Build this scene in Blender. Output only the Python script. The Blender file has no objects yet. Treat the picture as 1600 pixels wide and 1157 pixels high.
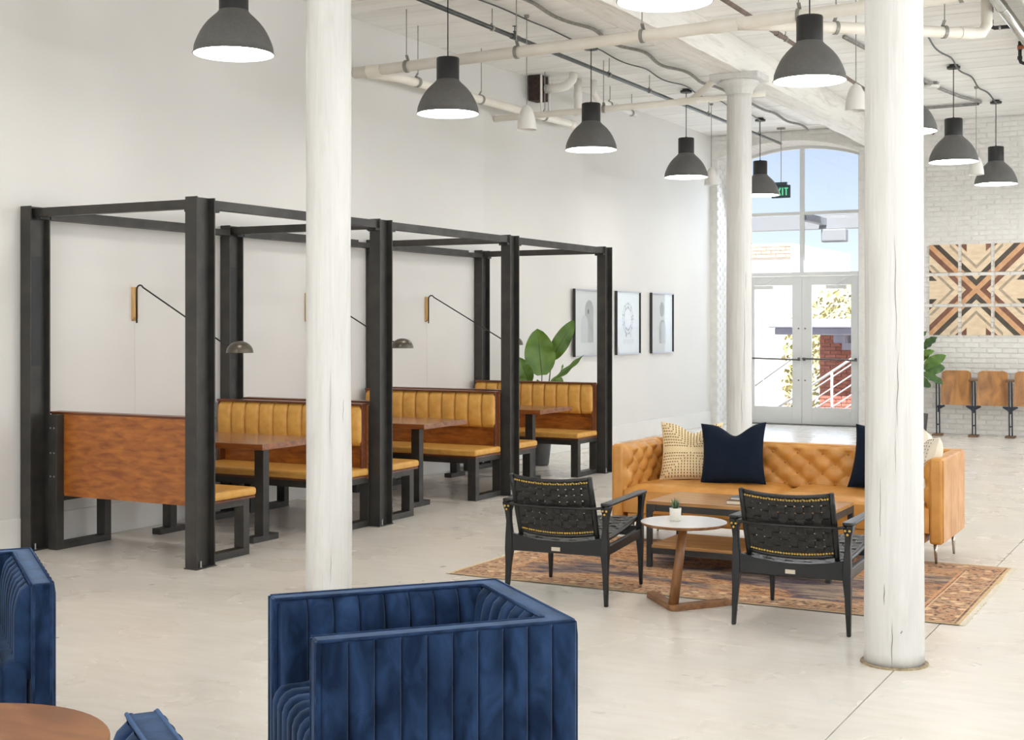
import bpy, math, random
from mathutils import Vector, Matrix, noise as mnoise

random.seed(7)
PI = math.pi
SC = bpy.context.scene
COL = SC.collection

# ------------------------------------------------------------------ camera, world, sun, window light, exposure
YAW = math.atan(1132.0 / 2110.0)
cam_d = bpy.data.cameras.new('camera')
cam_d.sensor_fit = 'HORIZONTAL'
cam_d.sensor_width = 36.0
cam_d.lens = 36.0 * 2110.0 / 1600.0
cam_d.shift_y = -71.5 / 1600.0
cam_d.clip_start = 0.05
cam_d.clip_end = 400
cam = bpy.data.objects.new('camera', cam_d)
COL.objects.link(cam)
cam.location = (0, 0, 1.63)
cam.rotation_euler = (PI / 2, 0, YAW)
SC.camera = cam

world = bpy.data.worlds.new('sky')
SC.world = world
world.use_nodes = True
wn = world.node_tree.nodes
wl = world.node_tree.links
sky = wn.new('ShaderNodeTexSky')
sky.sky_type = 'NISHITA'
sky.sun_disc = False
sky.sun_elevation = math.radians(59)
sky.sun_rotation = math.radians(150)
sky.air_density = 1.0
sky.dust_density = 0.3
sky.ozone_density = 2.5
hsv = wn.new('ShaderNodeHueSaturation')          # a hazy, paler blue
hsv.inputs['Hue'].default_value = 0.525
hsv.inputs['Saturation'].default_value = 0.7
hsv.inputs['Value'].default_value = 1.0
wl.new(sky.outputs[0], hsv.inputs['Color'])
wl.new(hsv.outputs[0], wn['Background'].inputs[0])
wn['Background'].inputs[1].default_value = 0.16

sun_d = bpy.data.lights.new('sun', 'SUN')
sun_d.energy = 15.0
sun_d.angle = 0.009
sun_d.color = (1.0, 0.96, 0.9)
sun = bpy.data.objects.new('sun', sun_d)
COL.objects.link(sun)
sun.location = (-4, -20, 25)
# the sun stands behind the building (over the camera's back), so it lights the fronts of what is outside the doors
sun.rotation_euler = Vector((-0.20, 0.50, -0.90)).to_track_quat('-Z', 'Y').to_euler()

def window_light(x, y, z, w, h, direction, power, colour):
    d = bpy.data.lights.new('window_daylight', 'AREA')
    d.shape = 'RECTANGLE'
    d.size = w
    d.size_y = h
    d.energy = power
    d.color = colour
    o = bpy.data.objects.new('window_daylight', d)
    COL.objects.link(o)
    o.location = (x, y, z)
    o.rotation_euler = Vector(direction).to_track_quat('-Z', 'Z').to_euler()
    return o

WIN_BACK = [-5.2, -1.6, 2.0]          # windows of the wall behind the camera (x)
WIN_RIGHT = [0.5, 5.0, 9.5, 14.0, 18.5]   # windows of the wall out of frame to the right (y)
WIN_FAR = [0.6, 3.9]                  # further arched windows of the brick wall, right of the frame (x)
for x in WIN_BACK:
    window_light(x, -5.1, 2.35, 2.2, 2.9, (0, 1, 1.6), 300, (0.90, 0.95, 1.0))
for y in WIN_RIGHT:
    window_light(6.1, y, 2.35, 2.4, 2.9, (-1, 0, 1.6), 290, (0.90, 0.95, 1.0))
for x in WIN_FAR:
    window_light(x, 21.2, 2.4, 2.0, 3.2, (0, -1, .3), 60, (0.76, 0.88, 1.0))
# sky light through the entrance doors themselves
window_light(-6.22, 21.75, 2.2, 2.0, 4.0, (0, -1, -.5), 70, (0.76, 0.87, 1.0))

SC.view_settings.view_transform = 'Standard'
SC.view_settings.look = 'None'
SC.view_settings.exposure = -0.05
SC.view_settings.gamma = 1.0
SC.view_settings.use_curve_mapping = False
SC.cycles.use_denoising = True
SC.cycles.max_bounces = 7
SC.cycles.diffuse_bounces = 6
SC.cycles.glossy_bounces = 2
SC.cycles.transparent_max_bounces = 8
SC.cycles.sample_clamp_indirect = 6.0
SC.cycles.use_adaptive_sampling = True
SC.cycles.adaptive_threshold = 0.06
SC.cycles.caustics_reflective = False
SC.cycles.caustics_refractive = False

# ------------------------------------------------------------------ materials
def S(r, g, b):
    f = lambda c: (c / 12.92) if c <= 0.04045 else ((c + 0.055) / 1.055) ** 2.4
    return (f(r / 255.0), f(g / 255.0), f(b / 255.0), 1.0)

MATS = {}

def P(name, c1, c2=None, scale=5.0, stretch=(1, 1, 1), detail=4.0, lo=0.35, hi=0.65, distort=0.0, rough=0.5, rough2=None,
      metal=0.0, bump=0.0, bscale=None, bstretch=None, sheen=0.0, sheent=None, coat=0.0, spec=None, rnd=0.0, emit=None, estr=0.0, wpos=False):
    m = bpy.data.materials.new(name)
    m.use_nodes = True
    n = m.node_tree.nodes
    l = m.node_tree.links
    b = n['Principled BSDF']
    b.inputs['Base Color'].default_value = c1
    b.inputs['Roughness'].default_value = rough
    b.inputs['Metallic'].default_value = metal
    if spec is not None:
        b.inputs['Specular IOR Level'].default_value = spec
    if sheen:
        b.inputs['Sheen Weight'].default_value = sheen
        b.inputs['Sheen Roughness'].default_value = 0.35
        if sheent:
            b.inputs['Sheen Tint'].default_value = sheent
    if coat:
        b.inputs['Coat Weight'].default_value = coat
        b.inputs['Coat Roughness'].default_value = 0.15
    if emit:
        b.inputs['Emission Color'].default_value = emit
        b.inputs['Emission Strength'].default_value = estr
    tc = n.new('ShaderNodeTexCoord')
    tco = n.new('ShaderNodeNewGeometry').outputs['Position'] if wpos else tc.outputs['Object']
    if c2 is not None:
        mp = n.new('ShaderNodeMapping')
        mp.inputs['Scale'].default_value = stretch
        l.new(tco, mp.inputs['Vector'])
        nz = n.new('ShaderNodeTexNoise')
        nz.inputs['Scale'].default_value = scale
        nz.inputs['Detail'].default_value = detail
        nz.inputs['Distortion'].default_value = distort
        l.new(mp.outputs[0], nz.inputs['Vector'])
        rp = n.new('ShaderNodeValToRGB')
        rp.color_ramp.elements[0].position = lo
        rp.color_ramp.elements[1].position = hi
        rp.color_ramp.elements[0].color = c1
        rp.color_ramp.elements[1].color = c2
        l.new(nz.outputs['Fac'], rp.inputs['Fac'])
        out = rp.outputs['Color']
        if rnd:
            oi = n.new('ShaderNodeObjectInfo')
            hs = n.new('ShaderNodeHueSaturation')
            mr = n.new('ShaderNodeMapRange')
            mr.inputs['To Min'].default_value = 1 - rnd
            mr.inputs['To Max'].default_value = 1 + rnd
            l.new(oi.outputs['Random'], mr.inputs['Value'])
            l.new(mr.outputs[0], hs.inputs['Value'])
            l.new(out, hs.inputs['Color'])
            out = hs.outputs['Color']
        l.new(out, b.inputs['Base Color'])
        if rough2 is not None:
            mr2 = n.new('ShaderNodeMapRange')
            mr2.inputs['From Min'].default_value = lo
            mr2.inputs['From Max'].default_value = hi
            mr2.inputs['To Min'].default_value = rough
            mr2.inputs['To Max'].default_value = rough2
            l.new(nz.outputs['Fac'], mr2.inputs['Value'])
            l.new(mr2.outputs[0], b.inputs['Roughness'])
    if bump:
        mp2 = n.new('ShaderNodeMapping')
        mp2.inputs['Scale'].default_value = bstretch or stretch
        l.new(tco, mp2.inputs['Vector'])
        nz2 = n.new('ShaderNodeTexNoise')
        nz2.inputs['Scale'].default_value = bscale or scale * 3
        nz2.inputs['Detail'].default_value = 5.0
        l.new(mp2.outputs[0], nz2.inputs['Vector'])
        bp = n.new('ShaderNodeBump')
        bp.inputs['Strength'].default_value = bump
        bp.inputs['Distance'].default_value = 0.01
        l.new(nz2.outputs['Fac'], bp.inputs['Height'])
        l.new(bp.outputs[0], b.inputs['Normal'])
    MATS[name] = m
    return m

P('wall_paint', S(213, 211, 207), S(217, 215, 211), 0.8, rough=0.62, bump=0.03, bscale=40)
P('trim_paint', S(220, 218, 214), S(224, 222, 218), 2, rough=0.4)
P('door_paint', S(212, 212, 210), S(218, 218, 216), 2, rough=0.38)
P('ceiling_paint', S(247, 246, 243), S(236, 234, 229), 3.0, (0.35, 2.5, 1), 6, 0.45, 0.75, rough=0.6, bump=0.25, bscale=14, bstretch=(0.3, 3, 1), rnd=0.03, wpos=True)
P('ceiling_gap', S(196, 192, 186), rough=0.9)
P('beam_paint', S(233, 230, 224), S(205, 199, 188), 5.0, (3, 0.35, 3), 8, 0.5, 0.78, 0.6, rough=0.6, bump=0.8, bscale=9, bstretch=(3, 0.5, 3))
P('column_paint', S(214, 213, 210), S(203, 201, 197), 6.0, (2.2, 2.2, 0.25), 7, 0.42, 0.75, 1.2, rough=0.5, bump=0.55, bscale=16, bstretch=(3.0, 3.0, 0.12))
P('crack', S(70, 62, 52), S(110, 100, 88), 30, rough=0.9)
P('grout', S(176, 160, 130), S(130, 115, 90), 40, rough=0.9)
P('brick_paint', S(226, 224, 220), S(218, 215, 210), 9.0, detail=6, lo=0.45, hi=0.75, rough=0.62, bump=0.35, bscale=40, rnd=0.035, wpos=True)
P('mortar_paint', S(226, 224, 220), S(217, 214, 209), 12, rough=0.8)
P('steel', S(64, 61, 56), S(52, 50, 48), 7, rough=0.42, rough2=0.5, metal=0.25, bump=0.02, bscale=300)
P('steel_black', S(26, 26, 27), S(32, 32, 33), 7, rough=0.5)
P('bolt_metal', S(205, 205, 205), rough=0.3, metal=0.8)
P('booth_wood', S(174, 104, 38), S(124, 66, 24), 9, (0.8, 1.0, 3.0), 10, 0.32, 0.70, 0.5, rough=0.33, bump=0.03, coat=0.15)
P('booth_trim_wood', S(112, 58, 26), S(84, 40, 18), 5, (1, 5, 5), 6, rough=0.35, coat=0.15)
P('table_wood', S(142, 84, 44), S(104, 58, 30), 4, (0.7, 6, 6), 7, 0.35, 0.7, 0.8, rough=0.26, coat=0.3)
P('booth_leather', S(214, 162, 80), S(202, 148, 66), 16, detail=5, rough=0.46, bump=0.12, bscale=120, wpos=True)
P('sofa_leather', S(208, 150, 76), S(190, 130, 57), 7, detail=5, rough=0.36, rough2=0.44, bump=0.10, bscale=140, coat=0.05)
P('sofa_button', S(176, 116, 52), rough=0.35)
P('chrome', S(190, 182, 170), rough=0.22, metal=0.9)
P('velvet', S(17, 31, 53), S(45, 68, 104), 11.0, (1, 1, 0.55), 6, 0.36, 0.78, 0.8, rough=0.85, spec=0.08, sheen=0.5, sheent=(0.34, 0.46, 0.66, 1), bump=0.06, bscale=60, wpos=True)
P('velvet_welt', S(20, 34, 58), S(36, 56, 88), 20, rough=0.8, spec=0.15, sheen=0.5, sheent=(0.20, 0.34, 0.62, 1))
P('navy_cotton', S(20, 29, 42), S(25, 34, 48), 10, rough=0.9, spec=0.1, sheen=0.05, bump=0.08, bscale=200)
P('cream_cotton', S(234, 214, 172), S(226, 204, 160), 12, rough=0.9, bump=0.1, bscale=150)
P('cream_dot_cotton', S(232, 224, 206), S(224, 215, 196), 12, rough=0.9, bump=0.1, bscale=150)
P('stitch_brown', S(112, 88, 52), rough=0.9)
P('stitch_black', S(60, 56, 52), rough=0.9)
P('ebony_wood', S(17, 17, 17), S(12, 12, 12), 10, (1, 1, 0.3), rough=0.36)
P('black_leather', S(27, 25, 23), S(20, 18, 17), 20, rough=0.4, bump=0.1, bscale=150)
P('brass', S(226, 186, 90), rough=0.35, metal=0.6)
P('nickel_tag', S(206, 196, 176), rough=0.35, metal=0.6)
P('walnut', S(140, 96, 56), S(108, 70, 38), 7, (4, 4, 0.6), 6, rough=0.38)
P('walnut_flat', S(150, 104, 62), S(116, 76, 42), 7, (0.6, 5, 5), 6, rough=0.4)
P('table_white', S(206, 206, 208), rough=0.22)
P('oak_top', S(186, 140, 88), S(150, 106, 62), 4, (0.8, 7, 7), 7, 0.35, 0.68, 0.6, rough=0.36, coat=0.1)
P('iron', S(64, 63, 62), S(54, 53, 52), 12, rough=0.5, metal=0.3)
P('round_top_wood', S(150, 98, 52), S(118, 72, 36), 3.0, (1, 3, 1), 6, rough=0.4)
P('lamp_shell', S(100, 99, 97), S(94, 93, 91), 40, rough=0.55)
P('lamp_neck', S(34, 34, 35), rough=0.42)
P('lamp_inner', S(244, 243, 240), rough=0.5)
P('bulb_glow', S(255, 255, 255), rough=0.5, emit=(1.0, 0.985, 0.965, 1), estr=21.0)
P('white_bell', S(226, 224, 220), S(221, 219, 214), 6, rough=0.5)
P('cord_black', S(30, 30, 30), rough=0.6)
P('cord_white', S(214, 211, 205), rough=0.6)
P('cord_gray', S(150, 147, 142), S(128, 125, 120), 20, rough=0.6)
P('pvc', S(240, 235, 225), S(233, 227, 214), 5, rough=0.45)
P('pvc_white', S(232, 229, 223), rough=0.45)
P('hanger_steel', S(150, 148, 142), rough=0.45, metal=0.4)
P('pipe_dark', S(84, 86, 84), S(70, 72, 70), 10, rough=0.4, metal=0.3)
P('pipe_brown', S(122, 104, 92), S(102, 84, 74), 10, rough=0.55)
P('pipe_silver', S(196, 196, 192), S(170, 170, 166), 12, (4, 0.3, 4), rough=0.24, metal=0.9)
P('pipe_black', S(58, 58, 56), rough=0.5)
P('copper_valve', S(178, 108, 78), rough=0.45, metal=0.5)
P('dark_hole', S(70, 52, 46), S(40, 34, 32), 20, rough=0.9)
P('maple_bracket', S(214, 176, 118), S(198, 158, 100), 10, (5, 5, 0.6), rough=0.45)
P('sconce_shell', S(92, 86, 76), rough=0.33, metal=0.7)
P('frame_black', S(38, 36, 34), rough=0.45)
P('frame_silver', S(176, 176, 184), rough=0.3, metal=0.5)
P('print_paper', S(226, 223, 217), S(221, 218, 211), 3, rough=0.5)
P('print_gray', S(176, 174, 169), S(188, 186, 181), 6, rough=0.5)
P('print_pale', S(208, 207, 203), rough=0.5)
P('print_dark', S(98, 96, 94), rough=0.5)
P('art_cream', S(232, 212, 184), S(220, 196, 164), 8, (1, 1, 3), rough=0.55, rnd=0.03, wpos=True)
P('art_peach', S(214, 170, 130), S(200, 150, 108), 10, rough=0.55)
P('art_brown', S(132, 92, 74), S(112, 74, 58), 10, rough=0.55)
P('art_dark', S(84, 76, 66), S(70, 62, 54), 10, rough=0.55)
P('art_gray', S(180, 164, 142), S(156, 142, 122), 14, rough=0.55)
P('seat_ply', S(184, 130, 72), S(122, 80, 44), 3.6, (2.2, 2, 0.8), 6, 0.38, 0.72, 0.7, rough=0.4, coat=0.1, rnd=0.06, wpos=True)
P('seat_iron', S(34, 40, 54), S(44, 48, 58), 14, rough=0.45, metal=0.3)
P('seat_foot_wood', S(122, 92, 66), S(98, 72, 50), 10, rough=0.6)
P('leaf_green', S(106, 138, 56), S(80, 114, 46), 5, rough=0.38, rnd=0.12)
P('leaf_dark', S(62, 92, 56), S(84, 118, 54), 6, rough=0.4, rnd=0.25)
P('leaf_rib', S(58, 76, 36), rough=0.5)
P('stem_green', S(70, 92, 52), rough=0.5)
P('bark', S(104, 84, 60), S(84, 66, 46), 20, rough=0.8)
P('pot_gray', S(84, 84, 84), S(76, 76, 76), 8, rough=0.55)
P('pot_white', S(226, 222, 210), S(216, 210, 196), 14, rough=0.6)
P('soil', S(60, 48, 38), S(44, 36, 28), 40, rough=0.95)
P('succulent', S(86, 112, 78), S(66, 84, 62), 12, rough=0.5)
P('book_pages', S(226, 218, 200), rough=0.8)
P('book_cover', S(60, 66, 78), S(150, 154, 158), 7, rough=0.4)
P('book_cover_tan', S(120, 92, 66), rough=0.5)
P('sign_body', S(60, 78, 84), rough=0.4)
P('sign_green', S(60, 170, 120), rough=0.4, emit=S(120, 230, 180), estr=0.6)
P('bar_metal', S(96, 92, 90), rough=0.35, metal=0.6)
P('ext_concrete', S(226, 215, 198), S(200, 197, 191), 4, rough=0.8)
P('ext_stucco', S(236, 233, 228), S(228, 224, 217), 2, rough=0.8)
P('ext_brick', S(182, 120, 104), S(160, 98, 84), 7, rough=0.8, rnd=0.10, wpos=True)  # colour paled to carry the washed-out glare outside
P('ext_brick_pale', S(224, 192, 172), S(212, 170, 148), 7, rough=0.8, rnd=0.1, wpos=True)
P('ext_mortar', S(190, 178, 166), rough=0.9)
P('ext_cornice_shaded', S(168, 170, 188), rough=0.6)  # shade put into the colour: darker lavender on a front the sun lights
P('ext_rail', S(226, 226, 230), rough=0.4)
P('ext_rail_gray', S(150, 150, 152), rough=0.4)
P('ext_leaf', S(176, 182, 128), S(212, 198, 152), 4, rough=0.6, rnd=0.2)
P('canopy_shade_gray', S(146, 149, 154), rough=0.6)  # darkened colour gives the sunlit fascia a shaded look

def glass_mat():
    m = bpy.data.materials.new('pane_glass')
    m.use_nodes = True
    n = m.node_tree.nodes
    l = m.node_tree.links
    n.remove(n['Principled BSDF'])
    t = n.new('ShaderNodeBsdfTransparent')
    t.inputs[0].default_value = (0.95, 0.965, 0.98, 1)
    g = n.new('ShaderNodeBsdfGlossy')
    g.inputs['Roughness'].default_value = 0.02
    f = n.new('ShaderNodeFresnel')
    f.inputs['IOR'].default_value = 1.45
    mx = n.new('ShaderNodeMixShader')
    ge = n.new('ShaderNodeNewGeometry')
    iv = n.new('ShaderNodeMath')
    iv.operation = 'SUBTRACT'
    iv.inputs[0].default_value = 1.0
    l.new(ge.outputs['Backfacing'], iv.inputs[1])
    mu = n.new('ShaderNodeMath')
    mu.operation = 'MULTIPLY'
    l.new(f.outputs[0], mu.inputs[0])
    l.new(iv.outputs[0], mu.inputs[1])
    l.new(mu.outputs[0], mx.inputs[0])
    l.new(t.outputs[0], mx.inputs[1])
    l.new(g.outputs[0], mx.inputs[2])
    l.new(mx.outputs[0], n['Material Output'].inputs[0])
    MATS['pane_glass'] = m
glass_mat()

def concrete_mat():
    m = bpy.data.materials.new('polished_concrete')
    m.use_nodes = True
    n = m.node_tree.nodes
    l = m.node_tree.links
    b = n['Principled BSDF']
    tc = n.new('ShaderNodeTexCoord')
    n1 = n.new('ShaderNodeTexNoise')
    n1.inputs['Scale'].default_value = 0.55
    n1.inputs['Detail'].default_value = 4
    n1.inputs['Distortion'].default_value = 0.2
    mp = n.new('ShaderNodeMapping')
    mp.inputs['Scale'].default_value = (1.0, 1.2, 1)
    l.new(tc.outputs['Object'], mp.inputs[0])
    l.new(mp.outputs[0], n1.inputs['Vector'])
    r1 = n.new('ShaderNodeValToRGB')
    e = r1.color_ramp.elements
    e[0].position = 0.22
    e[0].color = S(214, 211, 206)
    e[1].position = 0.80
    e[1].color = S(226, 225, 222)
    k = r1.color_ramp.elements.new(0.5)
    k.color = S(228, 223, 214)
    l.new(n1.outputs['Fac'], r1.inputs[0])
    n2 = n.new('ShaderNodeTexNoise')
    n2.inputs['Scale'].default_value = 1.7
    n2.inputs['Detail'].default_value = 3
    n2.inputs['Distortion'].default_value = 0.3
    l.new(mp.outputs[0], n2.inputs['Vector'])
    r2 = n.new('ShaderNodeValToRGB')
    r2.color_ramp.elements[0].position = 0.28
    r2.color_ramp.elements[0].color = (0.925, 0.905, 0.875, 1)
    r2.color_ramp.elements[1].position = 0.70
    r2.color_ramp.elements[1].color = (1, 1, 1, 1)
    l.new(n2.outputs['Fac'], r2.inputs[0])
    mu = n.new('ShaderNodeMixRGB')
    mu.blend_type = 'MULTIPLY'
    mu.inputs[0].default_value = 0.28
    l.new(r1.outputs[0], mu.inputs[1])
    l.new(r2.outputs[0], mu.inputs[2])
    mp3 = n.new('ShaderNodeMapping')
    mp3.inputs['Scale'].default_value = (0.7, 2.6, 1)
    mp3.inputs['Rotation'].default_value = (0, 0, 0.15)
    l.new(tc.outputs['Object'], mp3.inputs[0])
    n3 = n.new('ShaderNodeTexNoise')
    n3.inputs['Scale'].default_value = 5.0
    n3.inputs['Detail'].default_value = 10
    n3.inputs['Roughness'].default_value = 0.68
    l.new(mp3.outputs[0], n3.inputs['Vector'])
    r3 = n.new('ShaderNodeValToRGB')
    r3.color_ramp.elements[0].position = 0.32
    r3.color_ramp.elements[0].color = (0.87, 0.85, 0.81, 1)
    r3.color_ramp.elements[1].position = 0.64
    r3.color_ramp.elements[1].color = (1, 1, 1, 1)
    l.new(n3.outputs['Fac'], r3.inputs[0])
    mu3 = n.new('ShaderNodeMixRGB')
    mu3.blend_type = 'MULTIPLY'
    mu3.inputs[0].default_value = 0.7
    l.new(mu.outputs[0], mu3.inputs[1])
    l.new(r3.outputs[0], mu3.inputs[2])
    l.new(mu3.outputs[0], b.inputs['Base Color'])
    mr = n.new('ShaderNodeMapRange')
    mr.inputs['From Min'].default_value = 0.3
    mr.inputs['From Max'].default_value = 0.7
    mr.inputs['To Min'].default_value = 0.26
    mr.inputs['To Max'].default_value = 0.30
    l.new(n2.outputs['Fac'], mr.inputs['Value'])
    l.new(mr.outputs[0], b.inputs['Roughness'])
    b.inputs['Specular IOR Level'].default_value = 0.5
    MATS['polished_concrete'] = m
concrete_mat()

def rug_mat(x0, x1, y0, y1):
    m = bpy.data.materials.new('rug_wool')
    m.use_nodes = True
    n = m.node_tree.nodes
    l = m.node_tree.links
    b = n['Principled BSDF']
    b.inputs['Roughness'].default_value = 0.95
    tc = n.new('ShaderNodeTexCoord')
    sep = n.new('ShaderNodeSeparateXYZ')
    l.new(tc.outputs['Object'], sep.inputs[0])

    def math_(op, a, c=None):
        k = n.new('ShaderNodeMath')
        k.operation = op
        for i, v in enumerate((a, c)):
            if v is None:
                continue
            if isinstance(v, (int, float)):
                k.inputs[i].default_value = v
            else:
                l.new(v, k.inputs[i])
        return k.outputs[0]

    def noise_(scale, st, detail=6, dist=0.0):
        mp = n.new('ShaderNodeMapping')
        mp.inputs['Scale'].default_value = st
        l.new(tc.outputs['Object'], mp.inputs[0])
        z = n.new('ShaderNodeTexNoise')
        z.inputs['Scale'].default_value = scale
        z.inputs['Detail'].default_value = detail
        z.inputs['Distortion'].default_value = dist
        l.new(mp.outputs[0], z.inputs['Vector'])
        return z.outputs['Fac']

    def ramp(fac, stops, interp='LINEAR'):
        r = n.new('ShaderNodeValToRGB')
        r.color_ramp.interpolation = interp
        el = r.color_ramp.elements
        el[0].position, el[0].color = stops[0]
        el[1].position, el[1].color = stops[-1]
        for p, c in stops[1:-1]:
            k = el.new(p)
            k.color = c
        l.new(fac, r.inputs[0])
        return r.outputs[0]

    def mix(fac, a, c, mode='MIX'):
        k = n.new('ShaderNodeMixRGB')
        k.blend_type = mode
        if isinstance(fac, (int, float)):
            k.inputs[0].default_value = fac
        else:
            l.new(fac, k.inputs[0])
        l.new(a, k.inputs[1]) if not isinstance(a, tuple) else setattr(k.inputs[1], 'default_value', a)
        l.new(c, k.inputs[2]) if not isinstance(c, tuple) else setattr(k.inputs[2], 'default_value', c)
        return k.outputs[0]
    X, Y = sep.outputs[0], sep.outputs[1]
    dx = math_('MINIMUM', math_('SUBTRACT', X, x0), math_('SUBTRACT', x1, X))
    dy = math_('MINIMUM', math_('SUBTRACT', Y, y0), math_('SUBTRACT', y1, Y))
    d = math_('MINIMUM', dx, dy)
    rust, tan, dark, navy = S(182, 116, 74), S(210, 170, 120), S(72, 56, 50), S(44, 54, 80)
    streak = noise_(20, (0.9, 2.6, 1), 8, 0.8)
    field = ramp(streak, [(0.39, dark), (0.46, rust), (0.54, tan), (0.62, S(150, 92, 62))])
    big = noise_(1.5, (1, 1.6, 1), 4, 0.8)
    navy_f = ramp(big, [(0.47, (0, 0, 0, 1)), (0.56, (1, 1, 1, 1))])
    field = mix(navy_f, field, mix(0.82, field, navy))
    mot = n.new('ShaderNodeTexVoronoi')
    mot.inputs['Scale'].default_value = 11
    l.new(tc.outputs['Object'], mot.inputs['Vector'])
    spots = ramp(mot.outputs['Distance'], [(0.20, (1, 1, 1, 1)), (0.34, (0, 0, 0, 1))])
    border = ramp(noise_(26, (1, 1, 1), 5), [(0.40, S(104, 70, 58)), (0.52, S(200, 160, 122)), (0.62, S(172, 116, 88))])
    border = mix(spots, border, S(226, 192, 150))
    lines = ramp(math_('MULTIPLY', d, 2.0), [(0.0, S(222, 196, 150)), (0.045, S(222, 196, 150)), (0.05, S(96, 60, 50)), (0.075, S(206, 140, 98)),
                                              (0.08, S(226, 190, 146)), (0.5, S(226, 190, 146)), (0.51, S(110, 66, 54)), (0.53, S(214, 150, 104)),
                                              (0.56, S(214, 150, 104)), (0.6, S(150, 90, 66))], 'CONSTANT')
    in_border = math_('LESS_THAN', d, 0.28)
    line_mask = math_('ADD', math_('LESS_THAN', d, 0.045), math_('MULTIPLY', math_('GREATER_THAN', d, 0.245), math_('LESS_THAN', d, 0.285)))
    col = mix(in_border, field, border)
    col = mix(math_('MULTIPLY', line_mask, 0.7), col, lines)
    wear = ramp(noise_(5, (0.6, 3, 1), 8, 1.0), [(0.46, (0, 0, 0, 1)), (0.72, (0.7, 0.7, 0.7, 1))])
    col = mix(wear, col, S(206, 180, 148))
    l.new(col, b.inputs['Base Color'])
    bp = n.new('ShaderNodeBump')
    bp.inputs['Strength'].default_value = 0.5
    bp.inputs['Distance'].default_value = 0.006
    l.new(noise_(90, (1, 1, 1), 3), bp.inputs['Height'])
    l.new(bp.outputs[0], b.inputs['Normal'])
    MATS['rug_wool'] = m

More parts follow.
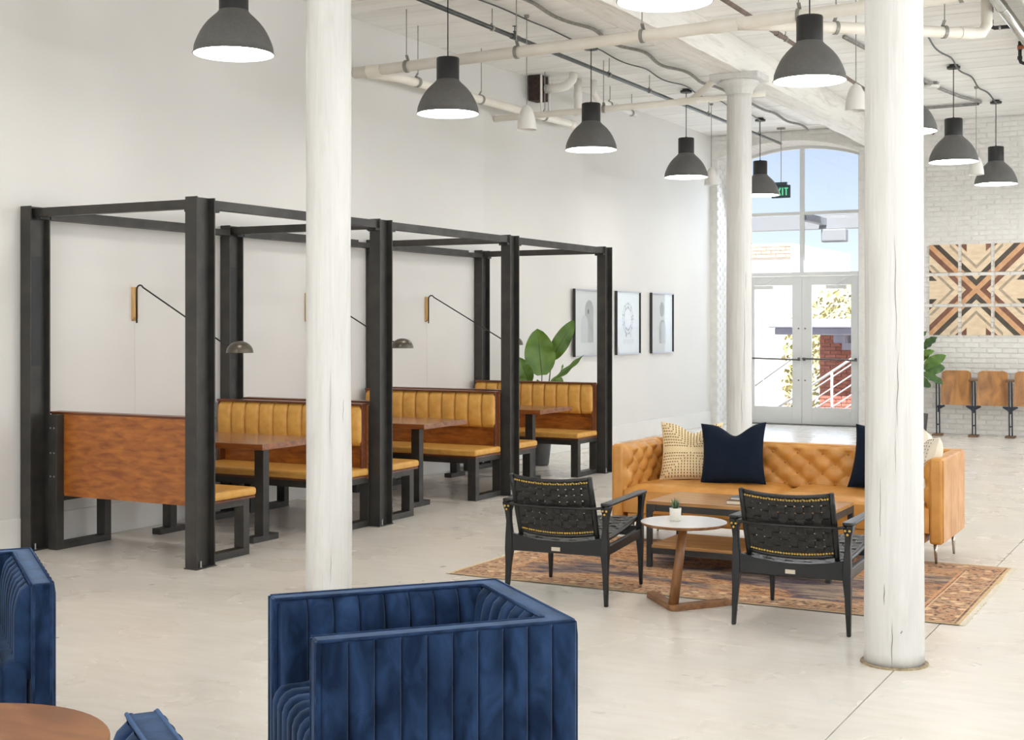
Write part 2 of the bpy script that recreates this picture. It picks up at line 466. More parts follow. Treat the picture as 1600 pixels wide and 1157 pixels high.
# ------------------------------------------------------------------ mesh builder
class MB:
    def __init__(self):
        self.v = []
        self.f = []

    def add(self, vs, fs):
        o = len(self.v)
        self.v.extend([tuple(p) for p in vs])
        self.f.extend([tuple(i + o for i in q) for q in fs])
        return self

    def box(self, x0, x1, y0, y1, z0, z1):
        return self.add([(x0, y0, z0), (x1, y0, z0), (x1, y1, z0), (x0, y1, z0), (x0, y0, z1), (x1, y0, z1), (x1, y1, z1), (x0, y1, z1)],
                        [(0, 3, 2, 1), (4, 5, 6, 7), (0, 1, 5, 4), (1, 2, 6, 5), (2, 3, 7, 6), (3, 0, 4, 7)])

    def loft(self, rings, cap=True, close=True):
        """rings: lists of points, same count, joined by quads."""
        n = len(rings[0])
        o = len(self.v)
        for r in rings:
            self.v.extend([tuple(p) for p in r])
        for i in range(len(rings) - 1):
            for j in range(n if close else n - 1):
                a = o + i * n + j
                b = o + i * n + (j + 1) % n
                self.f.append((a, b, b + n, a + n))
        if cap:
            self.f.append(tuple(o + j for j in reversed(range(n))))
            self.f.append(tuple(o + (len(rings) - 1) * n + j for j in range(n)))
        return self

    def bar(self, p0, p1, w, h, up=(0, 0, 1), w1=None, h1=None):
        p0, p1 = Vector(p0), Vector(p1)
        d = (p1 - p0).normalized()
        up = Vector(up)
        s = d.cross(up)
        if s.length < 1e-4:
            s = d.cross(Vector((1, 0, 0)))
        s.normalize()
        u = s.cross(d).normalized()
        w1 = w if w1 is None else w1
        h1 = h if h1 is None else h1
        r = []
        for p, a, c in ((p0, w, h), (p1, w1, h1)):
            r.append([p + s * (i * a / 2) + u * (j * c / 2) for i, j in ((-1, -1), (1, -1), (1, 1), (-1, 1))])
        return self.loft(r)

    def tube(self, pts, r, n=10, cap=True):
        pts = [Vector(p) for p in pts]
        rs = r if isinstance(r, (list, tuple)) else [r] * len(pts)
        rings = []
        nrm = None
        for i, p in enumerate(pts):
            a = pts[max(0, i - 1)]
            b = pts[min(len(pts) - 1, i + 1)]
            d = (b - a).normalized()
            if nrm is None:
                nrm = d.cross(Vector((0, 0, 1)))
                if nrm.length < 1e-3:
                    nrm = d.cross(Vector((1, 0, 0)))
            nrm = (nrm - d * nrm.dot(d)).normalized()
            bi = d.cross(nrm)
            rings.append([p + (nrm * math.cos(2 * PI * k / n) + bi * math.sin(2 * PI * k / n)) * rs[i] for k in range(n)])
        return self.loft(rings, cap)

    def lathe(self, prof, n=32, c=(0, 0, 0), cap=False):
        rings = [[(c[0] + r * math.cos(2 * PI * k / n), c[1] + r * math.sin(2 * PI * k / n), c[2] + z) for k in range(n)] for r, z in prof]
        return self.loft(rings, cap)

    def prism(self, poly, a, b, plane='xy'):
        m = {'xy': lambda p, t: (p[0], p[1], t), 'xz': lambda p, t: (p[0], t, p[1]), 'yz': lambda p, t: (t, p[0], p[1])}[plane]
        return self.loft([[m(p, a) for p in poly], [m(p, b) for p in poly]])

    def grid(self, fn, nu, nv):
        o = len(self.v)
        for j in range(nv + 1):
            for i in range(nu + 1):
                self.v.append(tuple(fn(i / nu, j / nv)))
        for j in range(nv):
            for i in range(nu):
                a = o + j * (nu + 1) + i
                self.f.append((a, a + 1, a + nu + 2, a + nu + 1))
        return self

    def mesh(self, name, smooth=False, origin=(0, 0, 0)):
        me = bpy.data.meshes.new(name)
        me.from_pydata([(x - origin[0], y - origin[1], z - origin[2]) for x, y, z in self.v], [], self.f)
        import bmesh
        bm = bmesh.new()
        bm.from_mesh(me)
        bmesh.ops.recalc_face_normals(bm, faces=bm.faces)
        bm.to_mesh(me)
        bm.free()
        if smooth:
            for p in me.polygons:
                p.use_smooth = True
        return me

    def build(self, name, mat, parent=None, smooth=False, bevel=0.0, seg=2, auto=None, world=True, fix=True):
        """world: the points are world coordinates (parent unrotated); else they are the parent's own."""
        org = (0, 0, 0)
        if parent is not None and world:
            org = ORIGIN.get(parent.name, (0, 0, 0))
        me = self.mesh(name, smooth or auto is not None, org)
        if mat:
            me.materials.append(MATS[mat])
        o = bpy.data.objects.new(name, me)
        COL.objects.link(o)
        if parent is not None:
            o.parent = parent
            ORIGIN[o.name] = ORIGIN.get(parent.name, (0, 0, 0)) if world else (0, 0, 0)
        if bevel:
            k = o.modifiers.new('edge', 'BEVEL')
            k.width = bevel
            k.segments = seg
            k.limit_method = 'ANGLE'
            k.angle_limit = 0.6
            k.harden_normals = False
        if auto is not None:
            me.set_sharp_from_angle(angle=auto)
        return o

ORIGIN = {}

def thing(name, label, cat, loc=(0, 0, 0), rz=0.0, group=None, kind=None):
    o = bpy.data.objects.new(name, None)
    o.empty_display_size = 0.1
    COL.objects.link(o)
    o.location = loc
    o.rotation_euler = (0, 0, rz)
    ORIGIN[o.name] = tuple(loc)
    o['label'] = label
    o['category'] = cat
    if group:
        o['group'] = group
    if kind:
        o['kind'] = kind
    return o

def tag(o, label, cat, group=None, kind=None):
    o['label'] = label
    o['category'] = cat
    if group:
        o['group'] = group
    if kind:
        o['kind'] = kind
    return o

def structure(o, label=None):
    o['kind'] = 'structure'
    if label:
        o['label'] = label
    return o

def part(mesh_src, name, parent, loc=(0, 0, 0), rot=(0, 0, 0), scale=(1, 1, 1), mat=None):
    """another piece that shares mesh data"""
    o = bpy.data.objects.new(name, mesh_src)
    COL.objects.link(o)
    o.parent = parent
    o.location = loc
    o.rotation_euler = rot
    o.scale = scale
    return o

def copy_tree(o, parent=None):
    c = o.copy()
    COL.objects.link(c)
    c.parent = parent
    for ch in list(o.children):
        copy_tree(ch, c)
    return c

# ------------------------------------------------------------------ the setting
CEIL = 4.67
WX = -7.72          # left wall by the booths
WX2 = -7.50         # left wall beyond the step
JOG = 13.70
FY = 20.70          # face of the brick wall
DY = 21.50          # plane of the doors
XR = 6.0
YB = -5.0

# floor: slabs with sawn joints between them
flo = structure(MB().box(-8.2, XR + .3, YB - .3, DY + .3, -0.12, -0.012).build('floor', 'crack'), 'polished beige concrete floor with sawn joints')
XS = [(-8.2, -1.423), (-1.417, 2.6), (2.603, XR + .3)]
YS = [(YB - .3, -0.6), (-0.598, 6.568), (6.570, 13.76), (13.763, DY + .3)]
for xa, xb in XS:
    for ya, yb in YS:
        MB().box(xa, xb, ya, yb, -0.03, 0.0).build('slab', 'polished_concrete', flo)

# left wall: plain plaster with a shallow step
structure(MB().prism([(WX - .3, YB), (WX, YB), (WX, JOG), (WX2 - .04, 16.0), (WX2 + .02, FY + .05), (WX - .3, FY + .05)], 0, 4.9).build('wall_left', 'wall_paint'),
          'smooth off-white plaster wall behind the booths')
bb = MB()
bb.box(WX, WX + .018, YB, 6.888, 0, .235)
bb.box(WX, WX + .018, 7.08, 9.055, 0, .235)
bb.box(WX, WX + .018, 9.25, 11.265, 0, .235)
bb.box(WX, WX + .018, 11.455, 13.455, 0, .235)
bb.prism([(WX, JOG), (WX2 - .04, 16.0), (WX2 + .02, FY), (WX2 + .038, FY), (WX2 - .022, 16.0), (WX + .018, JOG)], 0, .235)
structure(bb.build('baseboard_left', 'trim_paint', bevel=.004), 'tall white baseboard along the plaster wall')

# wall behind the camera and wall out of frame to the right, with the windows that light the hall
def wall_with_windows(name, axis, pos, t, a0, a1, centres, w, z0, z1, mat):
    m = MB()
    def bx(u0, u1, za, zb):
        if axis == 'y':
            m.box(u0, u1, pos, pos + t, za, zb)
        else:
            m.box(pos, pos + t, u0, u1, za, zb)
    cur = a0
    for c in sorted(centres):
        bx(cur, c - w / 2, 0, 4.9)
        bx(c - w / 2, c + w / 2, 0, z0)
        bx(c - w / 2, c + w / 2, z1, 4.9)
        cur = c + w / 2
    bx(cur, a1, 0, 4.9)
    o = structure(m.build(name, mat))
    for c in centres:
        f = MB()
        mid = pos + t / 2
        for u0, u1, za, zb in ((c - w / 2, c - w / 2 + .06, z0, z1), (c + w / 2 - .06, c + w / 2, z0, z1), (c - .025, c + .025, z0, z1),
                               (c - w / 2, c + w / 2, z0, z0 + .06), (c - w / 2, c + w / 2, z1 - .06, z1), (c - w / 2, c + w / 2, (z0 + z1) / 2 - .025, (z0 + z1) / 2 + .025)):
            if axis == 'y':
                f.box(u0, u1, mid - .03, mid + .03, za, zb)
            else:
                f.box(mid - .03, mid + .03, u0, u1, za, zb)
        f.build('window_frame', 'trim_paint', o)
    return o
wall_with_windows('wall_back', 'y', YB - .3, .3, -8.02, XR, WIN_BACK, 2.3, .85, 3.85, 'wall_paint')
wall_with_windows('wall_right', 'x', XR, .3, YB - .3, FY + .8, WIN_RIGHT, 2.5, .85, 3.85, 'wall_paint')

# brick wall with the arched entrance
OX0, OX1, OXC, ORAD, OAPEX = -7.36, -5.09, -6.225, 2.96, 4.52
def arch_z(x):
    return OAPEX - ORAD + math.sqrt(max(0.0, ORAD ** 2 - (x - OXC) ** 2))
poly = [(-8.02, 0), (OX0, 0), (OX0, arch_z(OX0))]
N = 24
for i in range(1, N):
    x = OX0 + (OX1 - OX0) * i / N
    poly.append((x, arch_z(x)))
poly += [(OX1, arch_z(OX1)), (OX1, 0), (-1.0, 0), (-1.0, 4.9), (-8.02, 4.9)]
WB = FY + .012
wf = structure(MB().prism(poly, WB, DY + .06, 'xz').build('wall_far', 'mortar_paint'), 'white painted brick wall with an arched entrance')
# its part out of frame, with two more windows
m = MB()
cur = -1.0
for c in WIN_FAR:
    m.box(cur, c - 1.05, WB, DY + .06, 0, 4.9)
    m.box(c - 1.05, c + 1.05, WB, DY + .06, 0, .75)
    m.box(c - 1.05, c + 1.05, WB, DY + .06, 4.05, 4.9)
    cur = c + 1.05
m.box(cur, XR + .3, WB, DY + .06, 0, 4.9)
m.build('wall_section', 'brick_paint', wf)
for c in WIN_FAR:
    f = MB()
    for u0, u1, za, zb in ((c - 1.05, c - .98, .75, 4.05), (c + .98, c + 1.05, .75, 4.05), (c - .03, c + .03, .75, 4.05), (c - 1.05, c + 1.05, .75, .82),
                           (c - 1.05, c + 1.05, 3.98, 4.05), (c - 1.05, c + 1.05, 2.7, 2.76)):
        f.box(u0, u1, 21.28, 21.34, za, zb)
    f.build('window_frame', 'trim_paint', wf)

# bricks: painted, laid in running bond; jambs of the entrance too
BL, BH, JT = .205, .064, .011
def brick_mesh(seed):
    r = random.Random(seed)
    b = MB()
    j = lambda: r.uniform(-.003, .003)
    x, z, d = BL / 2 - JT / 2, BH / 2 - JT / 2 + .003, .012
    c = .004
    vs = []
    for (sx, sz) in ((-1, -1), (1, -1), (1, 1), (-1, 1)):
        vs.append((sx * x + j(), 0.004, sz * z + j()))
    f2 = [(vx * (1 - c / x), -d + j() * .8, vz * (1 - c / z * .9)) for vx, _, vz in vs]
    b.add(vs + f2, [(4, 5, 6, 7), (0, 1, 5, 4), (1, 2, 6, 5), (2, 3, 7, 6), (3, 0, 4, 7)])
    me = b.mesh('brick')
    me.materials.append(MATS['brick_paint'])
    return me
BM = [brick_mesh(s) for s in range(5)]
rest = MB()
n_ind = 0
rb = random.Random(3)
for row in range(int(CEIL / (BH + JT)) + 1):
    z = .005 + (row + .5) * (BH + JT)
    if z > CEIL - .03:
        continue
    off = (row % 2) * .5 * (BL + JT)
    k = -40
    while True:
        x = -1.6 + off + k * (BL + JT)
        k += 1
        if x > -1.7:
            break
        if x < WX2 + BL / 2:
            continue
        lo, hi = x - BL / 2, x + BL / 2
        if hi > OX0 - .005 and lo < OX1 + .005:
            top = max(arch_z(min(max(q, OX0), OX1)) for q in (lo, hi, min(max(OXC, lo), hi)))
            if z - BH / 2 < top + .01:
                if hi > OX1 + .06 and lo < OX1:      # cut brick beside the opening
                    nl = OX1 + .004
                    w = hi - nl
                    rest.box(nl, hi - JT / 2, WB - .01, WB + .002, z - BH / 2 + .003, z + BH / 2 - .003)
                elif lo < OX0 - .06 and hi > OX0:
                    rest.box(lo + JT / 2, OX0 - .004, WB - .01, WB + .002, z - BH / 2 + .003, z + BH / 2 - .003)
                continue
        if -4.30 < x < -2.45 and z < 2.85 and n_ind < 300:
            o = part(BM[rb.randrange(5)], 'brick', wf, (x, WB - rb.uniform(0, .004), z), (0, 0, rb.uniform(-.006, .006)))
            n_ind += 1
        else:
            dd = rb.uniform(0, .004)
            rest.box(lo + JT / 2, hi - JT / 2, WB - .010 - dd, WB + .002, z - BH / 2 + .004, z + BH / 2 - .004)
# bricks of the left jamb (facing the room) and the arch ring underneath
for row in range(int(4.2 / (BH + JT))):
    z = .005 + (row + .5) * (BH + JT)
    y = WB + .02 + (row % 2) * .1
    while y < DY - .02:
        rest.box(OX0 - .002, OX0 + .010, y, min(y + BL - JT, DY), z - BH / 2 + .004, z + BH / 2 - .004)
        y += BL + JT
ko = rest.build('brickwork', 'brick_paint', wf)
ko['kind'] = 'stuff'
ring = MB()
x = OX0 + .01
ang0 = math.asin((OX0 - OXC) / ORAD)
ang1 = math.asin((OX1 - OXC) / ORAD)
na = 32
for i in range(na):
    a = ang0 + (ang1 - ang0) * i / na
    b = ang0 + (ang1 - ang0) * (i + .86) / na
    for y0, y1 in ((WB - .008, WB + .205), (WB + .218, WB + .42), (WB + .433, WB + .64)):
        q = []
        for r0 in (ORAD - .008, ORAD + .004):
            q.append([(OXC + r0 * math.sin(t), y, OAPEX - ORAD + r0 * math.cos(t)) for t, y in ((a, y0), (b, y0), (b, y1), (a, y1))])
        ring.loft(q)
kr = ring.build('arch_bricks', 'brick_paint', wf)
kr['kind'] = 'stuff'

# ceiling of white painted boards
ce = structure(MB().box(-8.02, XR + .3, YB - .3, DY + .06, CEIL + .02, 4.95).build('ceiling', 'ceiling_gap'), 'white painted board ceiling')
PW = .2
pm = MB().box(-6.9, 6.9, -PW / 2 + .003, PW / 2 - .003, 0, .019).mesh('plank')
pm.materials.append(MATS['ceiling_paint'])
y = 5.0
i = 0
while y < FY + .02:
    part(pm, 'plank', ce, (-.86 + random.uniform(-.02, .02), y, CEIL + random.uniform(-.003, .003)), (random.uniform(-.006, .006), 0, random.uniform(-.0004, .0004)))
    y += PW
    i += 1
for px, py, w, h in ((-3.55, 11.6, .42, .16), (-3.25, 12.2, .36, .15)):
    MB().box(px, px + w, py, py + h, CEIL - .012, CEIL).build('patch_board', 'trim_paint', ce)

# timber beams on the column lines
def beam(x, label):
    m = MB()
    w, h = .30, .34
    def sec(y):
        r = []
        for k in range(16):
            t = k / 16
            per = [(-w / 2, CEIL - h), (w / 2, CEIL - h), (w / 2, CEIL), (-w / 2, CEIL)]
            s = t * 4
            a, b = per[int(s)], per[(int(s) + 1) % 4]
            f = s - int(s)
            px, pz = a[0] + (b[0] - a[0]) * f, a[1] + (b[1] - a[1]) * f
            nz = mnoise.noise(Vector((px * 6 + x, y * 1.4, pz * 6))) * .012 + mnoise.noise(Vector((px * 20, y * 5, pz * 20))) * .004
            r.append((x + px + nz, y, min(CEIL, pz + nz)))
        return r
    m.loft([sec(4.0 + .12 * i) for i in range(int((FY - 4.0) / .12) + 1)])
    return structure(m.build('ceiling_beam', 'beam_paint', auto=.7), label)
beam(-4.80, 'white painted timber beam over the middle column')
beam(-1.434, 'white painted timber beam over the right column')

# round white timber columns
def column(x, y, r0, r1, label, ztop, capital, cracks, seed):
    t = thing('timber_column', label, 'column', (x, y, 0))
    m = MB()
    rings = []
    nseg = 40
    zs = [i * ztop / 60 for i in range(61)]
    for z in zs:
        r = r0 + (r1 - r0) * z / ztop
        ring_ = []
        for k in range(nseg):
            a = 2 * PI * k / nseg
            d = mnoise.noise(Vector((math.cos(a) * 1.6 + seed, math.sin(a) * 1.6, z * .8))) * .007 + mnoise.noise(Vector((math.cos(a) * 7 + seed, math.sin(a) * 7, z * 1.1))) * .0016
            ring_.append((x + (r + d) * math.cos(a), y + (r + d) * math.sin(a), z))
        rings.append(ring_)
    m.loft(rings)
    m.build('shaft', 'column_paint', t, smooth=True)
    if capital:
        c = MB()
        c.lathe([(r1 + .004, ztop - .02), (r1 + .012, ztop), (r1 + .02, ztop + .012), (r1 + .02, ztop + .03), (r1 + .05, ztop + .075), (r1 + .085, ztop + .10), (r1 + .085, ztop + .13)], 32, (x, y, 0), True)
        c.box(x - .27, x + .27, y - .20, y + .20, ztop + .13, ztop + .20)
        c.build('capital', 'column_paint', t, bevel=.008, auto=.6)
    else:
        MB().box(x - .27, x + .27, y - .2, y + .2, ztop, CEIL - .34).build('capital', 'column_paint', t, bevel=.01)
    g = MB()
    g.lathe([(r0 + .022, 0), (r0 + .020, .006), (r0 + .004, .009)], 36, (x, y, 0), False)
    g.build('floor_joint', 'grout', t)
    # drying cracks, each a thin dark sliver on the shaft
    for (ang, za, zb, wob, w) in cracks:
        c = MB()
        n = 14
        def pt(i, side):
            z = za + (zb - za) * i / n
            a = math.radians(ang) + wob * math.sin(i * .9 + za) * .35 + wob * (i / n)
            r = r0 + (r1 - r0) * z / ztop
            d = mnoise.noise(Vector((math.cos(a) * 1.6 + seed, math.sin(a) * 1.6, z * .8))) * .007 + mnoise.noise(Vector((math.cos(a) * 7 + seed, math.sin(a) * 7, z * 1.1))) * .0016
            ww = .55 * w * math.sin(PI * (i + .3) / (n + .6)) / r
            return [((r + d + e) * math.cos(a + side * ww) + x, (r + d + e) * math.sin(a + side * ww) + y, z) for e in (-.003, .0012)]
        rr = []
        for i in range(n + 1):
            l0, l1 = pt(i, -1)
            q0, q1 = pt(i, 1)
            rr.append([l0, q0, q1, l1])
        c.loft(rr)
        c.build('crack', 'crack', t)
    return t
# angle of the side facing the camera is about atan2(-y,-x)
a1 = math.degrees(math.atan2(-6.62, 4.83))
a2 = math.degrees(math.atan2(-6.60, 1.434))
a3 = math.degrees(math.atan2(-14.05, 4.78))
column(-4.815, 6.64, .137, .131, 'round white timber column left of the middle, in front of the booths', 4.13, True,
       [(a1 + 5, .10, .28, .02, .0016), (a1 + 3, .9, 1.35, .03, .0008), (a1 + 38, 1.05, 1.18, .05, .0012)], 1.0)
column(-1.452, 6.60, .139, .134, 'thick round white timber column in the right foreground with a long crack', 4.13, True,
       [(a2 + 4, 1.52, 2.05, -.05, .0016), (a2 + 5, 1.15, 1.5, .05, .0022), (a2 + 3, .92, 1.12, -.02, .0014), (a2 - 5, .02, .22, .03, .0022), (a2 - 20, .30, .40, .02, .003), (a2 + 12, .17, .185, .05, .004),
        (a2 - 28, .62, .9, .02, .001)], 5.0)
column(-4.745, 14.05, .139, .132, 'round white timber column with a flared capital, behind the leather sofa', 4.13, True,
       [(a3 + 22, 1.0, 1.9, .06, .003), (a3 + 12, .5, .95, -.05, .003), (a3 + 30, 2.0, 2.2, .03, .002)], 9.0)
# ------------------------------------------------------------------ booths along the wall
PCY = [6.983, 9.153, 11.363, 13.553]           # centres of the steel posts
PXO = -6.115                                   # line of the outer posts
PXW = -7.66                                    # line of the posts on the wall
FH = 2.48
fr = thing('booth_enclosure', 'dark bronze steel frame of wide-flange posts and beams around the booths', 'enclosure', (-6.9, 10.2, 0))

def ibeam_mesh():
    b = MB()
    w, d, tf, tw = .05, .0925, .011, .008
    pts = [(-w, -d), (w, -d), (w, -d + tf), (tw / 2, -d + tf), (tw / 2, d - tf), (w, d - tf), (w, d), (-w, d), (-w, d - tf), (-tw / 2, d - tf), (-tw / 2, -d + tf), (-w, -d + tf)]
    b.prism(pts, .008, FH)
    me = b.mesh('post')
    me.materials.append(MATS['steel'])
    return me
IB = ibeam_mesh()
bp_me = MB().box(-.055, .055, -.10, .10, 0, .008).mesh('base_plate')
bp_me.materials.append(MATS['steel'])
bolt_b = MB()
bolt_b.lathe([(.012, .008), (.012, .012), (.0075, .012), (.0075, .05), (.0, .05)], 8)
bolt_me = bolt_b.mesh('anchor_bolt')
bolt_me.materials.append(MATS['bolt_metal'])
fo = Vector(ORIGIN['booth_enclosure'])
for pc in PCY:
    for px in (PXO, PXW):
        o = part(IB, 'post', fr, Vector((px, pc, 0)) - fo)
        part(bp_me, 'base_plate', o)
        part(bolt_me, 'anchor_bolt', o, (.028, -.03, 0))
    MB().box(PXW + .004, PXW + .012, pc - .045, pc + .045, 1.33, 2.12).build('cover_plate', 'steel_black', fr)
# cross beams, front beams, wall rails
for pc in PCY:
    MB().box(PXW + .006, PXO - .006, pc - .035, pc + .025, 2.405, 2.468).build('cross_beam', 'steel', fr, bevel=.002)
    for xx in (PXW + .05, PXO - .10):
        MB().box(xx, xx + .05, pc - .045, pc + .035, 2.385, 2.404).build('clip', 'steel_black', fr)
for i in range(3):
    ya, yb = PCY[i] + .0925, PCY[i + 1] - .0925
    MB().box(PXO - .03, PXO + .03, ya, yb, 2.405, 2.468).build('front_beam', 'steel', fr, bevel=.002)
    m = MB()
    m.box(-7.70, -7.60, ya, yb, 2.392, 2.402)
    m.box(-7.70, -7.692, ya + .03, yb - .16, 2.402, 2.47)
    m.box(-7.612, -7.60, ya, yb, 2.402, 2.44)
    m.build('wall_rail', 'steel', fr)
    for yy in (ya, yb - .05):
        MB().box(PXO - .045, PXO + .045, yy, yy + .05, 2.385, 2.404).build('clip', 'steel_black', fr)

BX0, BX1 = -7.655, -6.15
def channel_mesh(w, h, d):
    b = MB()
    rings = []
    n = 24
    for j in range(9):
        t = j / 8
        s = math.sin(PI * min(1, max(0, t))) ** .22 if 0 < t < 1 else 0.30
        rings.append([( (w / 2) * (abs(math.cos(a)) ** .45) * (1 if math.cos(a) >= 0 else -1) * (.9 + .1 * s),
                        (d / 2) * (abs(math.sin(a)) ** .8) * (1 if math.sin(a) >= 0 else -1) * s,
                        -h / 2 + h * (t if 0 < t < 1 else t)) for a in [2 * PI * k / n for k in range(n)]])
    b.loft(rings)
    me = b.mesh('back_channel', True)
    me.materials.append(MATS['booth_leather'])
    return me
NCH = 10
CHW = (BX1 - BX0 - .03) / NCH
CH = channel_mesh(CHW + .003, .325, .10)

def bench(pc, d, label):
    """d = +1 faces away from the camera (+y), -1 faces the camera."""
    yb = pc + .04 * d
    t = thing('booth_bench', label, 'bench', ((BX0 + BX1) / 2, yb + .3 * d, 0), group='booth benches')
    def bx(m, x0, x1, a, b, z0, z1):
        return m.box(x0, x1, min(yb + a * d, yb + b * d), max(yb + a * d, yb + b * d), z0, z1)
    for xx in (-6.252, -7.575):
        m = MB()
        w = .085
        bx(m, xx, xx + w, 0, .068, 0, .975)
        bx(m, xx, xx + w, .068, .535, 0, .05)
        bx(m, xx, xx + w, .47, .535, .05, .40)
        bx(m, xx, xx + w, .068, .47, .352, .40)
        lf = m.build('leg_frame', 'steel', t, bevel=.002)
        for z in (.88, .70, .53):
            for q in (.025, .06):
                k = MB()
                k.tube([(xx + q, yb, z), (xx + q, yb - .006 * d, z)], .006, 8)
                k.build('bolt', 'bolt_metal', lf)
    bx(MB(), -7.5, -6.25, .44, .48, .335, .39).build('cross_rail', 'steel', t)
    bx(MB(), BX0 + .12 if d > 0 else BX0, BX1 - .015, .07, .092, .385, .978).build('back_panel', 'booth_wood', t, bevel=.002)
    bx(MB(), BX0 + .01, BX1 - .012, .068, .175, .978, .994).build('top_cap', 'booth_trim_wood', t, bevel=.003)
    for xx in (BX0 + .012, BX1 - .032):
        bx(MB(), xx, xx + .02, .092, .165 if xx < -7 else .165, .405, .978).build('end_strip', 'booth_trim_wood', t, bevel=.003)
    o = Vector(ORIGIN[t.name])
    for i in range(NCH):
        part(CH, 'back_channel', t, Vector((BX0 + .015 + CHW * (i + .5), yb + .142 * d, .815)) - o)
    bx(MB(), BX0 + .01, BX1 + .005, .092, .57, .40, .415).build('seat_board', 'booth_trim_wood', t)
    m = bx(MB(), BX0 + .01, BX1 + .012, .095, .585, .415, .475)
    m.build('seat_cushion', 'booth_leather', t, bevel=.022, seg=4, auto=.9)
    return t
bench(PCY[0], 1, 'booth bench nearest the left edge, its plain wooden back panel turned to the room')
bench(PCY[1], -1, 'tan channel-back bench facing the room in the first booth, partly behind the column')
bench(PCY[1], 1, 'tan bench of the second booth with its back against the first booth')
bench(PCY[2], -1, 'tan channel-back bench facing the room in the middle booth')
bench(PCY[2], 1, 'tan bench of the third booth with its back against the middle booth')
bench(PCY[3], -1, 'tan channel-back bench facing the room in the booth farthest from the camera')

def booth_table(yc, label):
    t = thing('booth_table', label, 'table', (-6.9, yc, 0), group='booth tables')
    MB().box(-7.68, -6.165, yc - .37, yc + .37, .722, .765).build('table_top', 'table_wood', t, bevel=.004)
    for xx in (-6.51, -7.42):
        m = MB()
        m.box(xx, xx + .085, yc - .035, yc + .035, .045, .708)
        m.build('leg', 'steel', t, bevel=.002)
        MB().box(xx, xx + .085, yc - .15, yc + .15, 0, .045).build('foot', 'steel', t, bevel=.002)
        MB().box(xx, xx + .085, yc - .17, yc + .17, .708, .722).build('support_plate', 'steel_black', t)
    return t
booth_table(8.07, 'wooden table on a black steel leg in the first booth, cut by the white column')
booth_table(10.26, 'wooden table on a black steel leg in the middle booth')
booth_table(12.46, 'wooden table on a black steel leg in the farthest booth')

def wall_lamp(y, label):
    t = thing('swing_arm_lamp', label, 'lamp', (WX, y, 1.6), group='wall lamps over the booths')
    x = WX + .001
    m = MB()
    m.prism([(x, 1.655), (x + .028, 1.685), (x + .028, 1.925), (x, 1.925)], y - .024, y + .024, 'xz')
    m.build('wall_bracket', 'maple_bracket', t, bevel=.002)
    pts = [(x + .034, y, 1.64), (x + .034, y, 1.90)]
    for k in range(7):
        a = PI - k / 6 * (PI - .48)
        pts.append((x + .034 + .035 + .035 * math.cos(a), y, 1.905 + .035 * math.sin(a)))
    pts += [(-6.80, y, 1.482), (-6.775, y, 1.474), (-6.73, y, 1.472)]
    MB().tube(pts, .0065, 8).build('arm', 'steel_black', t, smooth=True)
    s = MB()
    prof = []
    for k in range(11):
        a = k / 10 * PI / 2
        prof.append((.100 * math.sin(a) + .001, .418 + .085 * math.cos(a)))
    prof2 = [(r * .97, z - .004) for r, z in reversed(prof)]
    s.lathe([(r, z) for r, z in prof] + [(.103, .414)] + prof2, 28, (-6.645, y, 1.0))
    s.build('lamp_shade', 'sconce_shell', t, smooth=True)
    b = MB()
    b.lathe([(.001, .495), (.02, .49), (.03, .47), (.024, .448), (.001, .44)], 14, (-6.645, y, 1.0))
    b.build('bulb', 'lamp_inner', t, smooth=True)
    MB().tube([(x + .012, y, 1.66), (x + .010, y + .004, 1.5), (x + .006, y + .012, 1.2), (x + .006, y + .01, .80)], .0013, 6).build('cord', 'cord_white', t)
    return t
wall_lamp(8.03, 'swing arm wall lamp with grey dome over the first booth, nearest the left edge')
wall_lamp(10.29, 'swing arm wall lamp over the middle booth, its arm passing behind the column')
wall_lamp(12.42, 'swing arm wall lamp over the farthest booth, its dome half hidden by a post')
# ------------------------------------------------------------------ lounge: rug, sofa, tables
RX0, RX1, RY0, RY1 = -4.53, -1.315, 7.565, 9.50
rug_mat(RX0, RX1, RY0, RY1)
rg = MB()
def rugp(u, v):
    x = RX0 + (RX1 - RX0) * u
    y = RY0 + (RY1 - RY0) * v
    x += .012 * mnoise.noise(Vector((v * 5, u * 3, 2))) * (1 if u > .97 or u < .03 else 0)
    z = .006 + .002 * mnoise.noise(Vector((x * 2, y * 2, 0)))
    if u > .985:
        z += .010 * max(0, mnoise.noise(Vector((y * 3, 4, 0))))
    return (x, y, z)
rg.grid(rugp, 60, 40)
rug = rg.build('oriental_rug', 'rug_wool', smooth=True)
tag(rug, 'worn rust and tan oriental rug under the coffee table', 'rug')
fringe = MB()
for xs, sg in ((RX0, -1), (RX1, 1)):
    k = 0
    y = RY0 + .01
    while y < RY1:
        ln = random.uniform(.016, .030)
        fringe.bar((xs - sg * .004, y, .005), (xs + sg * ln, y + random.uniform(-.008, .008), .003), .007, .004)
        y += .011
fo_ = fringe.build('fringe', 'cream_dot_cotton', rug)
fo_['kind'] = 'stuff'

